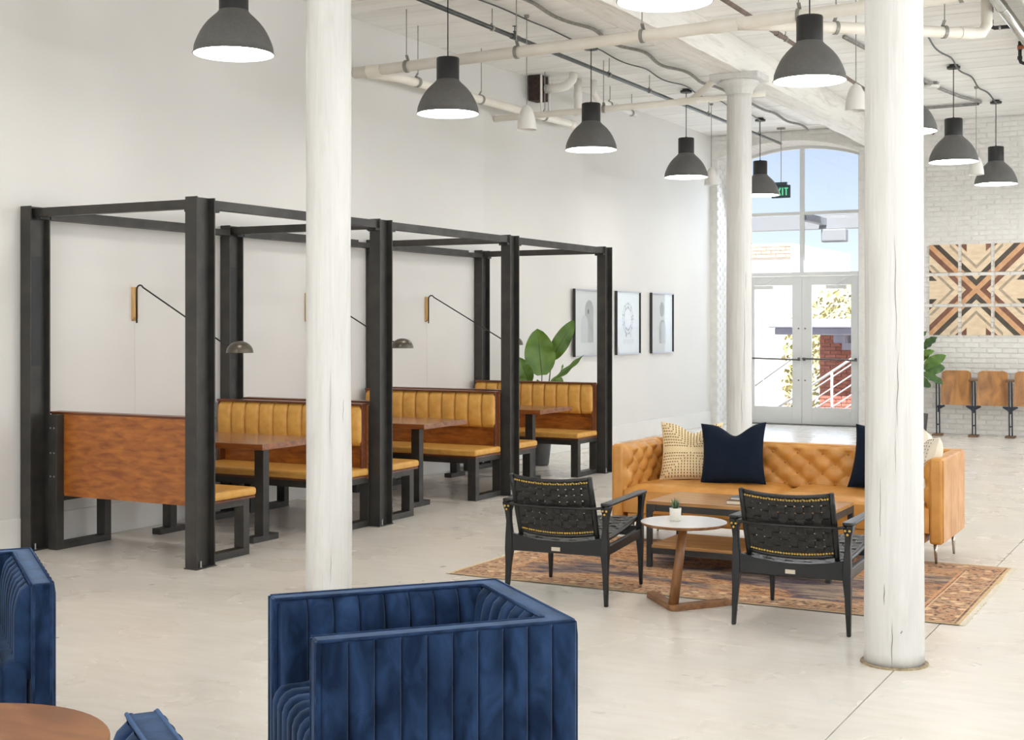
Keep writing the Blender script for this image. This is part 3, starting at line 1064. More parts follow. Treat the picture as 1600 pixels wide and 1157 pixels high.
def tuft(m, org, ud, vd, nd, W, H, depth, pu, pv, nu, nv, ph=0.0, pvh=0.0):
    org, ud, vd, nd = Vector(org), Vector(ud), Vector(vd), Vector(nd)
    def fn(a, b):
        u, v = a * W, b * H
        p, q = (u + ph) / pu + (v + pvh) / pv, (u + ph) / pu - (v + pvh) / pv
        cr = (abs(math.sin(PI * p)) * abs(math.sin(PI * q))) ** .5
        # distance to the nearest button
        best = 9.0
        for pi_ in (math.floor(p), math.floor(p) + 1):
            for qi in (math.floor(q), math.floor(q) + 1):
                best = min(best, math.hypot(((p - pi_) + (q - qi)) / 2 * pu, ((p - pi_) - (q - qi)) / 2 * pv))
        h = .42 * cr + .58 * (1 - math.exp(-(best / .032) ** 1.3))
        e = min(1, min(b, 1 - b) * H / .03) ** .5 if 0 < b < 1 else 0
        e2 = min(1, min(a, 1 - a) * W / .03) ** .5 if 0 < a < 1 else 0
        return org + ud * u + vd * v + nd * (depth * (.25 + .75 * h) * e * e2)
    m.grid(fn, nu, nv)
    out = []
    i0 = -30
    for i in range(-30, 60):
        for j in range(-30, 60):
            u = (i + j) / 2 * pu - ph
            v = (i - j) / 2 * pv - pvh
            if .03 < u < W - .03 and .035 < v < H - .035:
                out.append(org + ud * u + vd * v + nd * (depth * .30))
    return out

SX0, SX1, SY0, SY1, SZ0, SZ1 = -4.10, -1.715, 9.22, 10.03, .165, .738
so = thing('leather_sofa', 'tan leather tufted sofa with square arms and slim metal legs', 'sofa', ((SX0 + SX1) / 2, (SY0 + SY1) / 2, 0))
soo = Vector(ORIGIN[so.name])
AT = .115
MB().box(SX0 + AT, SX1 - AT, SY0 + .015, SY1 - .09, SZ0, .235).build('base_rail', 'sofa_leather', so, bevel=.012, seg=3, auto=.8)
btn = MB()
btn.lathe([(.0, .009), (.008, .008), (.013, .003), (.014, -.004)], 12)
btn_me = btn.mesh('button', True)
btn_me.materials.append(MATS['sofa_button'])
def buttons(parent, pts, nd):
    q = Vector(nd).to_track_quat('Z', 'Y').to_euler()
    for p in pts:
        part(btn_me, 'button', parent, p - soo, q)
bk = MB()
bk.box(SX0, SX1, SY1 - .10, SY1, SZ0, SZ1)
bo = bk.build('back_frame', 'sofa_leather', so, bevel=.018, seg=3, auto=.8)
tp = MB()
W = SX1 - SX0 - 2 * AT
pts = tuft(tp, (SX0 + AT, SY1 - .098, .39), (1, 0, 0), (0, .06, 1), (0, -1, 0), W, SZ1 - .395, .060, .19, .15, 150, 48, .05, .02)
to = tp.build('tufted_back', 'sofa_leather', so, smooth=True)
buttons(to, pts, (0, -1, .1))
for sg, xa in ((1, SX0), (-1, SX1)):
    x0, x1 = (xa, xa + AT - .03) if sg > 0 else (xa - AT + .03, xa)
    ao = MB().box(x0, x1, SY0, SY1 - .10, SZ0, SZ1).build('arm', 'sofa_leather', so, bevel=.018, seg=3, auto=.8)
    tp = MB()
    xi = xa + sg * (AT - .032)
    pts = tuft(tp, (xi, SY0 + .012, .36), (0, 1, 0), (0, 0, 1), (sg, 0, 0), SY1 - .1 - SY0 - .012, SZ1 - .37, .060, .19, .15, 60, 48, .06, .02)
    to = tp.build('tufted_arm', 'sofa_leather', so, smooth=True)
    buttons(to, pts, (sg, 0, 0))
    for i in range(3):
        ya = SY0 + .012 + (SY1 - SY0 - .024) / 3 * i
        yb = SY0 + .012 + (SY1 - SY0 - .024) / 3 * (i + 1)
        xo = xa - sg * .008
        MB().box(min(xa + sg * .004, xo), max(xa + sg * .004, xo), ya + .001, yb - .001, SZ0 + .012, SZ1 - .012).build('side_panel', 'sofa_leather', so, bevel=.005, seg=2, auto=.8)
xm = (SX0 + SX1) / 2
for xa, xb in ((SX0 + AT - .028, xm - .002), (xm + .002, SX1 - AT + .028)):
    m = MB()
    def cus(u, v, top):
        x = xa + (xb - xa) * u
        y = SY0 + .006 + (SY1 - .12 - SY0) * v
        e = min(u, 1 - u, v, 1 - v)
        cr = 1 - (1 - min(1, e / .12)) ** 2.2
        n_ = mnoise.noise(Vector((x * 4, y * 5, 1))) * .006
        z = (.40 + .045 * cr + n_) if top else .236
        return (x, y, z)
    m.grid(lambda u, v: cus(u, v, True), 24, 18)
    k = MB()
    m2 = MB()
    nx, ny = 24, 18
    border = [cus(i / nx, 0, True) for i in range(nx + 1)] + [cus(1, j / ny, True) for j in range(1, ny + 1)] + [cus(1 - i / nx, 1, True) for i in range(1, nx + 1)] + [cus(0, 1 - j / ny, True) for j in range(1, ny)]
    low = [(x, y, .236) for x, y, z in border]
    mid = [(x, y - (.006 if y < SY0 + .02 else 0), .32) for x, y, z in border]
    m.loft([border, mid, low], cap=False)
    m.build('seat_cushion', 'sofa_leather', so, smooth=True)
for lx, ly, sx in ((SX0 + .085, SY0 + .20, -1), (SX1 - .085, SY0 + .20, 1), (SX0 + .085, SY1 - .10, -1), (SX1 - .06, SY1 - .10, 1)):
    MB().tube([(lx, ly, SZ0), (lx + .008 * sx, ly, .008 if ly < RY1 else 0)], [.014, .008], 10).build('leg', 'chrome', so, smooth=True)

def pillow(name, label, mat, w, h, t, loc, lean, yaw, roll, chop, stitch=None, stitch_mat=None, group='sofa pillows'):
    o = thing(name, label, 'pillow', loc, group=group)
    o.rotation_euler = (lean, roll, yaw)
    m = MB()
    def edge(u, v):
        a, b = u * 2 - 1, v * 2 - 1
        x = a * (1 - .10 * (1 - b * b)) * w / 2
        z = b * (1 - .07 * (1 - a * a)) * h / 2 + h / 2
        if b > 0:
            z -= chop * math.exp(-((a - .08) / .5) ** 2 * 1.6) * b ** 1.3
        return x, z, a, b
    def th(a, b):
        return t / 2 * (max(0, 1 - a ** 4) * max(0, 1 - b ** 4)) ** .55
    def f(u, v):
        x, z, a, b = edge(u, v)
        return (x, -th(a, b), z)
    def g(u, v):
        x, z, a, b = edge(u, v)
        return (x, th(a, b), z)
    m.grid(f, 26, 26)
    m.grid(g, 26, 26)
    m.build('cover', mat, o, smooth=True, world=False)
    if stitch:
        s = MB()
        def onf(a, b, n=.0018):
            x, z, aa, bb = edge((a + 1) / 2, (b + 1) / 2)
            return Vector((x, -th(a, b) - n, z))
        for (a0, b0, a1_, b1_) in stitch:
            p, q = onf(a0, b0), onf(a1_, b1_)
            s.bar(p, q, .006, .003, up=(0, 1, 0))
        k = s.build('stitching', stitch_mat, o, world=False)
        k['kind'] = 'stuff'
    return o
# nested right-angle rows of dashes
st = []
for qx, qy in ((-1, 1), (1, 1), (-1, -1), (1, -1)):
    for r in range(1, 9):
        c = r * .105
        s0 = 0.0
        while s0 < .92:
            s1 = s0 + .045
            if s0 >= 0:
                # horizontal run then vertical run meeting on the diagonal
                if s0 > 0 and 1 - s0 > 1 - .92:
                    pass
            if s0 + c < .95:
                st.append((qx * (c + s0), qy * (1 - .97 + c * .98), qx * min(.95, c + s1), qy * (1 - .97 + c * .98)))
            s0 += .085
        s0 = 0.0
        while c - s0 > 0.04:
            pass
            break
for c_ in range(9):
    c = c_ * .1
    k = c + .1
    while k < .93:
        for qx in (-1, 1):
            st.append((qx * c, k, qx * c, min(.95, k + .055)))
            st.append((qx * c, -k, qx * c, -min(.95, k + .055)))
        k += .1
pillow('throw_pillow', 'cream pillow with rows of small dashes at the left end of the sofa', 'cream_cotton', .48, .46, .17, (-3.66, 9.70, .435), -.30, .30, 0.0, .075, st, 'stitch_brown')
pillow('throw_pillow', 'dark navy pillow leaning beside the dashed cream pillow', 'navy_cotton', .50, .47, .17, (-3.30, 9.62, .435), -.26, .10, -.05, .085)
pillow('throw_pillow', 'dark navy pillow at the right end of the sofa, partly behind the column', 'navy_cotton', .50, .47, .17, (-2.235, 9.75, .435), -.27, -.05, .06, .07)
dots = []
for i in range(-8, 9):
    for j in range(-8, 9):
        dots.append((i * .11, j * .11, i * .11, j * .11 + .03))
pillow('throw_pillow', 'pale pillow with rows of dots against the right arm of the sofa', 'cream_dot_cotton', .46, .46, .16, (-1.935, 9.50, .435), -.20, -1.15, .05, .06, dots, 'stitch_black')

# coffee table
CX0, CX1, CY0, CY1 = -3.475, -2.235, 8.375, 8.955
ct = thing('coffee_table', 'low wooden coffee table with a dark metal frame and lower shelf', 'table', ((CX0 + CX1) / 2, (CY0 + CY1) / 2, 0))
for i in range(4):
    ya = CY0 + (CY1 - CY0) / 4 * i
    MB().box(CX0 + .002, CX1 - .002, ya + .0006, ya + (CY1 - CY0) / 4 - .0006, .428, .450).build('top_plank', 'oak_top', ct, bevel=.001)
m = MB()
m.box(CX0, CX1, CY0 - .001, CY0 + .006, .385, .428)
m.box(CX0, CX1, CY1 - .006, CY1 + .001, .385, .428)
m.box(CX0 - .001, CX0 + .006, CY0, CY1, .385, .428)
m.box(CX1 - .006, CX1 + .001, CY0, CY1, .385, .428)
m.build('top_frame', 'iron', ct)
m = MB()
m.box(CX0 + .03, CX1 - .03, CY0 + .004, CY0 + .03, .10, .138)
m.box(CX0 + .03, CX1 - .03, CY1 - .03, CY1 - .004, .10, .138)
m.box(CX0 + .004, CX0 + .03, CY0 + .03, CY1 - .03, .10, .138)
m.box(CX1 - .03, CX1 - .004, CY0 + .03, CY1 - .03, .10, .138)
m.build('shelf_frame', 'iron', ct)
MB().box(CX0 + .02, CX1 - .02, CY0 + .008, CY1 - .008, .138, .158).build('shelf', 'oak_top', ct, bevel=.002)
for lx, ly in ((CX0, CY0), (CX1 - .034, CY0), (CX0, CY1 - .034), (CX1 - .034, CY1 - .034)):
    lo_ = MB().box(lx, lx + .034, ly, ly + .034, .009, .40).build('leg', 'iron', ct, bevel=.002)
    front = ly == CY0
    xg = lx if lx == CX0 else lx - .035
    yy = ly - .004 if front else ly + .034
    MB().prism([(xg, .43), (xg + .07, .43), (xg + .07, .40), (xg + (.045 if lx == CX0 else .035), .37), (xg + (.036 if lx == CX0 else .035), .345), (xg + (0 if lx == CX0 else .07), .345)] if lx == CX0 else
               [(xg, .43), (xg + .069, .43), (xg + .069, .345), (xg + .035, .345), (xg + .024, .375), (xg, .40)], yy, yy + .004, 'xz').build('gusset', 'iron', lo_)
    for q in (.015, .05):
        k = MB()
        k.tube([(xg + q, yy if front else yy + .004, .41), (xg + q, yy - .004 if front else yy + .008, .41)], .005, 8)
        k.build('rivet', 'iron', lo_)

def book(label, x, y, z, w, d, h, rz, cover):
    t = thing('book', label, 'book', (x, y, z), rz, group='books on the coffee table')
    MB().box(-w / 2 + .004, w / 2 - .004, -d / 2 + .004, d / 2 - .004, .003, h - .003).build('pages', 'book_pages', t, world=False)
    m = MB()
    m.box(-w / 2, w / 2, -d / 2, d / 2, 0, .003)
    m.box(-w / 2, w / 2, -d / 2, d / 2, h - .003, h)
    m.box(w / 2 - .003, w / 2, -d / 2, d / 2, .003, h - .003)
    m.build('cover', cover, t, world=False)
book('thick pale book lying lowest on the coffee table behind the right chair', -2.80, 8.58, .4505, .30, .24, .026, .05, 'book_cover_tan')
book('blue and grey book lying on top of the pale book', -2.79, 8.59, .477, .27, .21, .018, -.06, 'book_cover')

# round side table with a leaning leg on a v-shaped foot
TXC, TYC, TZ = -2.81, 7.335, .492
stt = thing('side_table', 'round white-topped side table with slanted walnut leg and V-shaped foot', 'table', (-2.82, 7.30, 0))
m = MB()
m.lathe([(.0, TZ), (.246, TZ), (.2475, TZ - .001)], 56, (TXC, TYC, 0))
m.build('table_top', 'table_white', stt)
m = MB()
m.lathe([(.2475, TZ - .001), (.2475, TZ - .008), (.235, TZ - .020), (.0, TZ - .021)], 56, (TXC, TYC, 0))
m.build('top_edge', 'walnut_flat', stt, auto=.5)
MB().tube([(-2.835, 7.235, .03), (-2.795, 7.29, TZ - .018)], [.030, .024], 20).build('leg', 'walnut', stt, smooth=True)
A_, B_, C_ = Vector((-3.10, 7.475)), Vector((-2.815, 7.155)), Vector((-2.575, 7.50))
def off(p, q, d):
    n_ = Vector((-(q - p).y, (q - p).x)).normalized()
    return n_ * d
w_ = .062
pin1 = A_ + off(A_, B_, w_)
pin2 = C_ + off(B_, C_, w_)
d1, d2 = (B_ - A_).normalized(), (C_ - B_).normalized()
# inner corner
n1, n2 = off(A_, B_, w_), off(B_, C_, w_)
den = d1.x * d2.y - d1.y * d2.x
dlt = (B_ + n2) - (A_ + n1)
tt = (dlt.x * d2.y - dlt.y * d2.x) / den
inn = A_ + n1 + d1 * tt
corner = []
for k in range(7):
    f_ = k / 6
    corner.append(tuple((B_ - d1 * .06) * (1 - f_) ** 2 + B_ * 2 * f_ * (1 - f_) + (B_ + d2 * .06) * f_ * f_))
MB().prism([tuple(A_)] + corner + [tuple(C_), tuple(pin2), tuple(inn), tuple(pin1)], 0.0, .034).build('foot', 'walnut_flat', stt, bevel=.003)

pt_ = thing('potted_succulent', 'small spiky succulent in a white pot on the round side table', 'plant', (-2.862, 7.335, TZ + .0005))
m = MB()
m.lathe([(.0, 0), (.028, 0), (.031, .004), (.0345, .07), (.0345, .074), (.031, .074), (.030, .066), (.0, .064)], 28)
m.build('pot', 'pot_white', pt_, auto=.6, world=False)
MB().lathe([(.0, .068), (.0305, .066)], 20).build('soil', 'soil', pt_, world=False)
for i in range(16):
    a = i * 2.4
    tl = .15 + .75 * (i / 16)
    L = .058 - .012 * (i / 16)
    d_ = Vector((math.cos(a) * math.sin(tl), math.sin(a) * math.sin(tl), math.cos(tl)))
    s_ = d_.cross(Vector((0, 0, 1))).normalized()
    u_ = s_.cross(d_).normalized()
    b0 = Vector((0, 0, .066)) + Vector((d_.x, d_.y, 0)) * .008
    rings = []
    for f_, ww in ((0, .004), (.35, .0065), (.7, .004), (1, .0006)):
        c = b0 + d_ * L * f_ + Vector((0, 0, 1)) * (.012 * f_ * f_)
        rings.append([c + s_ * ww, c + u_ * ww * .45, c - s_ * ww, c - u_ * ww * .45])
    MB().loft(rings).build('leaf', 'succulent', pt_, smooth=True, world=False)

# ------------------------------------------------------------------ black woven leather armchairs
def tapered(m, secs):
    m.loft([[(cx - wx / 2, cy - wy / 2, z), (cx + wx / 2, cy - wy / 2, z), (cx + wx / 2, cy + wy / 2, z), (cx - wx / 2, cy + wy / 2, z)] for cx, cy, z, wx, wy in secs])
    return m

def ribbon(pts, wid, nrm, th=.0028):
    """flat strap through pts; wid and nrm are functions of the index"""
    rr = []
    for i, p in enumerate(pts):
        w, n_ = wid(i), nrm(i)
        rr.append([p - w + n_ * th / 2, p + w + n_ * th / 2, p + w - n_ * th / 2, p - w - n_ * th / 2])
    return MB().loft(rr)

def leather_chair(label, loc, rz):
    t = thing('woven_leather_armchair', label, 'armchair', loc, rz, group='woven leather armchairs')
    ZA = .578
    for s in (-1, 1):
        tapered(MB(), [(s * .312, -.345, 0, .022, .026), (s * .305, -.335, .20, .034, .034), (s * .300, -.33, .30, .046, .050), (s * .300, -.33, .36, .044, .046), (s * .303, -.33, .46, .030, .036),
                       (s * .307, -.33, .52, .034, .044), (s * .308, -.33, .555, .050, .062), (s * .308, -.33, ZA, .056, .066)]).build('rear_leg', 'ebony_wood', t, bevel=.006, seg=3, auto=.9, world=False)
        tapered(MB(), [(s * .302, .335, .009, .020, .022), (s * .300, .33, .20, .032, .032), (s * .298, .325, .30, .042, .044), (s * .298, .325, .38, .042, .046), (s * .302, .325, .46, .030, .034),
                       (s * .306, .33, .53, .034, .046), (s * .308, .335, ZA, .040, .070)]).build('front_leg', 'ebony_wood', t, bevel=.006, seg=3, auto=.9, world=False)
        # arm: a flat paddle widening towards the middle
        pr = [(-.365, .022), (-.345, .031), (-.28, .030), (-.10, .026), (.10, .026), (.28, .030), (.345, .030), (.375, .018)]
        poly_ = [(s * .308 - w, y) for y, w in pr] + [(s * .308 + w, y) for y, w in reversed(pr)]
        MB().prism(poly_, ZA, ZA + .018).build('armrest', 'ebony_wood', t, bevel=.006, seg=3, auto=.9, world=False)
        MB().bar((s * .300, -.33, .315), (s * .298, .325, .335), .026, .058).build('side_rail', 'ebony_wood', t, bevel=.006, world=False)
        # back upright, leaning
        MB().tube([(s * .240, -.285, .335), (s * .240, -.30, .40), (s * .241, -.345, .52), (s * .242, -.40, .66), (s * .243, -.435, .752)], [.013, .016, .017, .016, .014], 10).build('back_upright', 'ebony_wood', t, smooth=True, world=False)
        st_ = MB()
        for (dx, dz) in ((-.011, .028), (.011, .028), (0, .008)):
            st_.lathe([(.0, .0)], 3) if False else None
            c = Vector((s * .307 + dx, -.363, .525 + dz))
            st_.tube([c, c + Vector((0, -.006, 0))], [.0078, .004], 8)
        k = st_.build('brass_studs', 'brass', t, smooth=True, world=False)
        k['kind'] = 'stuff'
        tapered(MB(), [(s * .240, -.285, .335, .030, .034), (s * .240, -.285, .36, .034, .036)]).build('pivot', 'brass', t, world=False)
    # rear apron with a dipped top, front rail
    ap = [(-.28, .288), (.28, .288), (.28, .392), (.20, .374), (.10, .362), (0, .358), (-.10, .362), (-.20, .374), (-.28, .392)]
    MB().prism(ap, -.345, -.318, 'xz').build('rear_apron', 'ebony_wood', t, bevel=.003, world=False)
    MB().box(-.28, .28, .312, .338, .315, .375).build('front_rail', 'ebony_wood', t, bevel=.004, world=False)
    MB().tube([(-.306, -.35, .572), (-.27, -.392, .570), (-.15, -.408, .568), (0, -.412, .566), (.15, -.408, .568), (.27, -.392, .570), (.306, -.35, .572)], .008, 10).build('rear_bar', 'ebony_wood', t, smooth=True, world=False)
    MB().box(-.027, .027, -.348, -.344, .302, .324).build('name_tag', 'nickel_tag', t, world=False)
    # back sling
    def bsurf(a, v):
        bot = Vector((a * .228, -.312, .415))
        top = Vector((a * .232, -.432, .742))
        p = bot.lerp(top, v)
        sag = (1 - a * a) * .030
        p.y -= .0
        p += Vector((0, -.94, -.34)) * sag * .6
        p.z -= (1 - a * a) * .012
        return p
    bn = Vector((0, -.94, -.34)).normalized()
    NV, NH = 10, 8
    def vpos(i):
        return -.90 + 1.8 * i / (NV - 1)
    def hpos(j):
        return .10 + .80 * j / (NH - 1)
    for i in range(NV):
        a = vpos(i)
        pts = []
        K = NH * 4
        for k in range(K + 1):
            v = k / K
            jj = (v - .10) / .80 * (NH - 1)
            w = math.cos(PI * (jj + i)) * .0032 if 0 <= jj <= NH - 1 else 0
            pts.append(bsurf(a, v) + bn * w)
        ribbon(pts, lambda q: Vector((.0195, 0, 0)), lambda q: bn).build('strap', 'black_leather', t, smooth=False, world=False)
    for j in range(NH):
        v = hpos(j)
        pts = []
        K = NV * 4
        for k in range(K + 1):
            a = -1.04 + 2.08 * k / K
            ii = (a + .90) / 1.8 * (NV - 1)
            w = -math.cos(PI * (ii + j)) * .0032
            pts.append(bsurf(a, v) + bn * w)
        up_ = (bsurf(0, 1) - bsurf(0, 0)).normalized()
        ribbon(pts, lambda q: up_ * .0166, lambda q: bn).build('strap', 'black_leather', t, smooth=False, world=False)
    MB().tube([bsurf(-1 + .1 * k, 1.0) for k in range(21)], .011, 8).build('top_rail', 'black_leather', t, smooth=True, world=False)
    MB().tube([bsurf(-1 + .1 * k, .0) + Vector((0, .004, -.006)) for k in range(21)], .012, 8).build('bottom_rail', 'black_leather', t, smooth=True, world=False)
    sd = MB()
    for vv in (.035, .945):
        for i in range(NV):
            for e in (-.014, 0, .014):
                p = bsurf(vpos(i) + e / .23, vv) + bn * .0045
                sd.tube([p, p + bn * .003], [.0072, .003], 8)
    k = sd.build('stud_rows', 'brass', t, smooth=True, world=False)
    k['kind'] = 'stuff'
    # seat sling
    def ssurf(a, v):
        p = Vector((a * .262, -.30, .372)).lerp(Vector((a * .268, .335, .432)), v)
        p.z -= (1 - a * a) * .022 * (1 - .6 * v) + .012 * math.sin(PI * v)
        return p
    sn = Vector((0, -.09, 1)).normalized()
    NL, NC = 10, 11
    for i in range(NL):
        a = -.90 + 1.8 * i / (NL - 1)
        K = NC * 4
        pts = []
        for k in range(K + 1):
            v = k / K
            jj = v * (NC - 1)
            pts.append(ssurf(a, v) + sn * math.cos(PI * (jj + i)) * .0032)
        ribbon(pts, lambda q: Vector((.0235, 0, 0)), lambda q: sn).build('seat_strap', 'black_leather', t, world=False)
    for j in range(NC):
        v = .02 + .96 * j / (NC - 1)
        K = NL * 4
        pts = []
        for k in range(K + 1):
            a = -1.0 + 2.0 * k / K
            ii = (a + .9) / 1.8 * (NL - 1)
            pts.append(ssurf(a, v) - sn * math.cos(PI * (ii + v * (NC - 1))) * .0032)
        ribbon(pts, lambda q: Vector((0, .0245, .002)), lambda q: sn).build('seat_strap', 'black_leather', t, world=False)
    for s in (-1, 1):
        MB().tube([ssurf(s, k / 8) + Vector((s * .004, 0, -.006)) for k in range(9)], .015, 8).build('seat_bar', 'ebony_wood', t, smooth=True, world=False)
    return t
ch1 = leather_chair('black woven leather armchair on the left, beside the booths', (-3.54, 7.43, 0), .085)
ch2 = copy_tree(ch1)
ch2.location = (-2.095, 7.375, 0)
ch2.rotation_euler = (0, 0, .01)
ch2['label'] = 'black woven leather armchair between the round side table and the thick column'

# ------------------------------------------------------------------ blue velvet tub chairs
CD, CWD, CHT = .829, .744, .70
def velvet_chair(label, loc, rz):
    t = thing('velvet_armchair', label, 'armchair', loc, rz, group='blue velvet armchairs')
    TH = .092
    xb, yw = CD / 2, CWD / 2
    zb = .06
    # cores
    MB().box(-xb + .012, xb - .012, -yw + .012, -yw + TH - .012, zb, CHT - .012).build('arm', 'velvet', t, bevel=.01, world=False)
    MB().box(-xb + .012, xb - .012, yw - TH + .012, yw - .012, zb, CHT - .012).build('arm', 'velvet', t, bevel=.01, world=False)
    MB().box(xb - TH + .012, xb - .012, -yw + TH - .012, yw - TH + .012, zb, CHT - .012).build('back', 'velvet', t, bevel=.01, world=False)
    MB().box(-xb + .03, xb - TH, -yw + TH, yw - TH, zb, .26).build('base', 'velvet', t, bevel=.01, world=False)
    # channels: upright padded strips
    def channel_me(w, h, bulge, roundtop):
        b = MB()
        def fn(u, v):
            k_ = round(u * 14)
            a = max(-1.0, min(1.0, (k_ - 7) / 6))
            if k_ in (0, 14):                      # side of the strip, going back into the seam
                return (a * (w / 2 - .0015), .006, v * h)
            prof = (1 - abs(a) ** 2.6) ** .6 if abs(a) < 1 else 0
            e = min(1, (1 - v) * h / .13)
            e = math.sqrt(max(0, 1 - (1 - e) ** 2)) if roundtop else min(1, .35 + .65 * math.sqrt(max(0, 1 - (1 - min(1, (1 - v) * h / .02)) ** 2)))
            return (a * (w / 2 - .0015), -.004 - bulge * prof * (.35 + .65 * e) - (.034 * e if roundtop else 0), v * h)
        b.grid(fn, 14, 16)
        me = b.mesh('channel', True)
        me.materials.append(MATS['velvet'])
        return me
    def run(p0, p1, n, z0, z1, bulge, roundtop, facing):
        """n channels from p0 to p1 (xy), bulging towards facing (an angle: 0 = -y)"""
        L = math.hypot(p1[0] - p0[0], p1[1] - p0[1])
        me = channel_me(L / n, z1 - z0, bulge, roundtop)
        for i in range(n):
            f_ = (i + .5) / n
            part(me, 'channel', t, (p0[0] + (p1[0] - p0[0]) * f_, p0[1] + (p1[1] - p0[1]) * f_, z0), (0, 0, facing))
    i0 = .010
    run((-xb + .012, -yw + i0), (xb - .006, -yw + i0), 10, zb, CHT - .004, .015, False, 0)              # outer, one side
    run((xb - .006, yw - i0), (-xb + .012, yw - i0), 10, zb, CHT - .004, .015, False, PI)               # outer, other side
    run((xb - i0, -yw + .006), (xb - i0, yw - .006), 9, zb, CHT - .004, .015, False, PI / 2)            # outer back
    run((xb - TH, -yw + TH - .014), (-xb + .02, -yw + TH - .014), 8, .36, CHT - .006, .020, True, PI)   # inner
    run((-xb + .02, yw - TH + .014), (xb - TH, yw - TH + .014), 8, .36, CHT - .006, .020, True, 0)
    run((xb - TH + .014, yw - TH), (xb - TH + .014, -yw + TH), 7, .36, CHT - .006, .020, True, -PI / 2)
    # top band and welts
    tb = MB()
    ti = TH - .008
    tb.prism([(-xb, -yw + .006), (xb - .006, -yw + .006), (xb - .006, yw - .006), (-xb, yw - .006), (-xb, yw - ti), (xb - ti, yw - ti), (xb - ti, -yw + ti), (-xb, -yw + ti)], CHT - .014, CHT + .002)
    tb.build('top_band', 'velvet', t, bevel=.006, world=False)
    for e in (.010, ti - .002):
        z = CHT + .001
        MB().tube([(-xb, -yw + e, z), (xb - e - .01, -yw + e, z), (xb - e, -yw + e + .01, z), (xb - e, yw - e - .01, z), (xb - e - .01, yw - e, z), (-xb, yw - e, z)], .0055, 8).build('welt', 'velvet_welt', t, smooth=True, world=False)
    for s in (-1, 1):
        y0, y1 = sorted((s * (yw - .004), s * (yw - TH + .012)))
        MB().box(-xb - .004, -xb + .014, y0, y1, zb, CHT).build('arm_front', 'velvet', t, bevel=.006, seg=3, world=False)
        for yy in (s * (yw - .012), s * (yw - TH + .020)):
            MB().tube([(-xb - .003, yy, zb), (-xb - .003, yy, CHT + .001)], .0055, 8).build('welt', 'velvet_welt', t, smooth=True, world=False)
    # seat: padded strips running over the front edge
    ns = 7
    wy = (2 * (yw - TH) - .006) / ns
    def seat_fn(u, v):
        a = 2 * u - 1
        bul = .014 * ((1 - abs(a) ** 2.4) ** .6 if abs(a) < 1 else 0)
        path = v * .95
        x_back = xb - TH - .005
        run_ = x_back - (-xb + .05)
        if path < run_:
            x, z, nx, nz = x_back - path, .415, 0, 1
        elif path < run_ + .0785:
            th = (path - run_) / .05
            x, z, nx, nz = -xb + .05 - .05 * math.sin(th), .365 + .05 * math.cos(th), -math.sin(th), math.cos(th)
        else:
            x, z, nx, nz = -xb, .365 - (path - run_ - .0785), -1, 0
        z = max(z, .20)
        return (x + nx * bul, a * wy / 2, z + nz * bul)
    sb = MB()
    sb.grid(seat_fn, 10, 44)
    sm = sb.mesh('seat_channel', True)
    sm.materials.append(MATS['velvet'])
    for i in range(ns):
        part(sm, 'seat_channel', t, (0, -(yw - TH) + .003 + wy * (i + .5), 0))
    for sx in (-1, 1):
        for sy in (-1, 1):
            MB().tube([(sx * (xb - .07), sy * (yw - .07), .06), (sx * (xb - .07), sy * (yw - .07), 0)], [.02, .014], 10).build('foot', 'ebony_wood', t, world=False)
    return t
vc = velvet_chair('blue velvet channel-tufted armchair in the foreground, seen over its outer arm', (-2.366, 3.754, 0), math.radians(49))
v2 = copy_tree(vc)
v2.location = (-4.295, 3.45, 0)
v2.rotation_euler = (0, 0, math.radians(143))
v2['label'] = 'blue velvet armchair cut off by the left edge, its arm end turned to the camera'
v3 = copy_tree(vc)
v3.location = (-2.163, 1.92, 0)
v3.rotation_euler = (0, 0, math.radians(-36))
v3['label'] = 'blue velvet armchair of which only one arm end shows beside the round wooden table'

rt = thing('round_table', 'low round brown wooden table cut off in the lower left corner', 'table', (-3.17, 2.57, 0))
m = MB()
m.lathe([(.0, .415), (.42, .415), (.44, .422), (.44, .448), (.436, .452), (.0, .452)], 64)
m.build('table_top', 'round_top_wood', rt, auto=.6, world=False)
for k in range(3):
    a = k * 2 * PI / 3 + .4
    MB().tube([(.26 * math.cos(a), .26 * math.sin(a), .415), (.34 * math.cos(a), .34 * math.sin(a), 0)], [.022, .014], 12).build('leg', 'round_top_wood', rt, smooth=True, world=False)
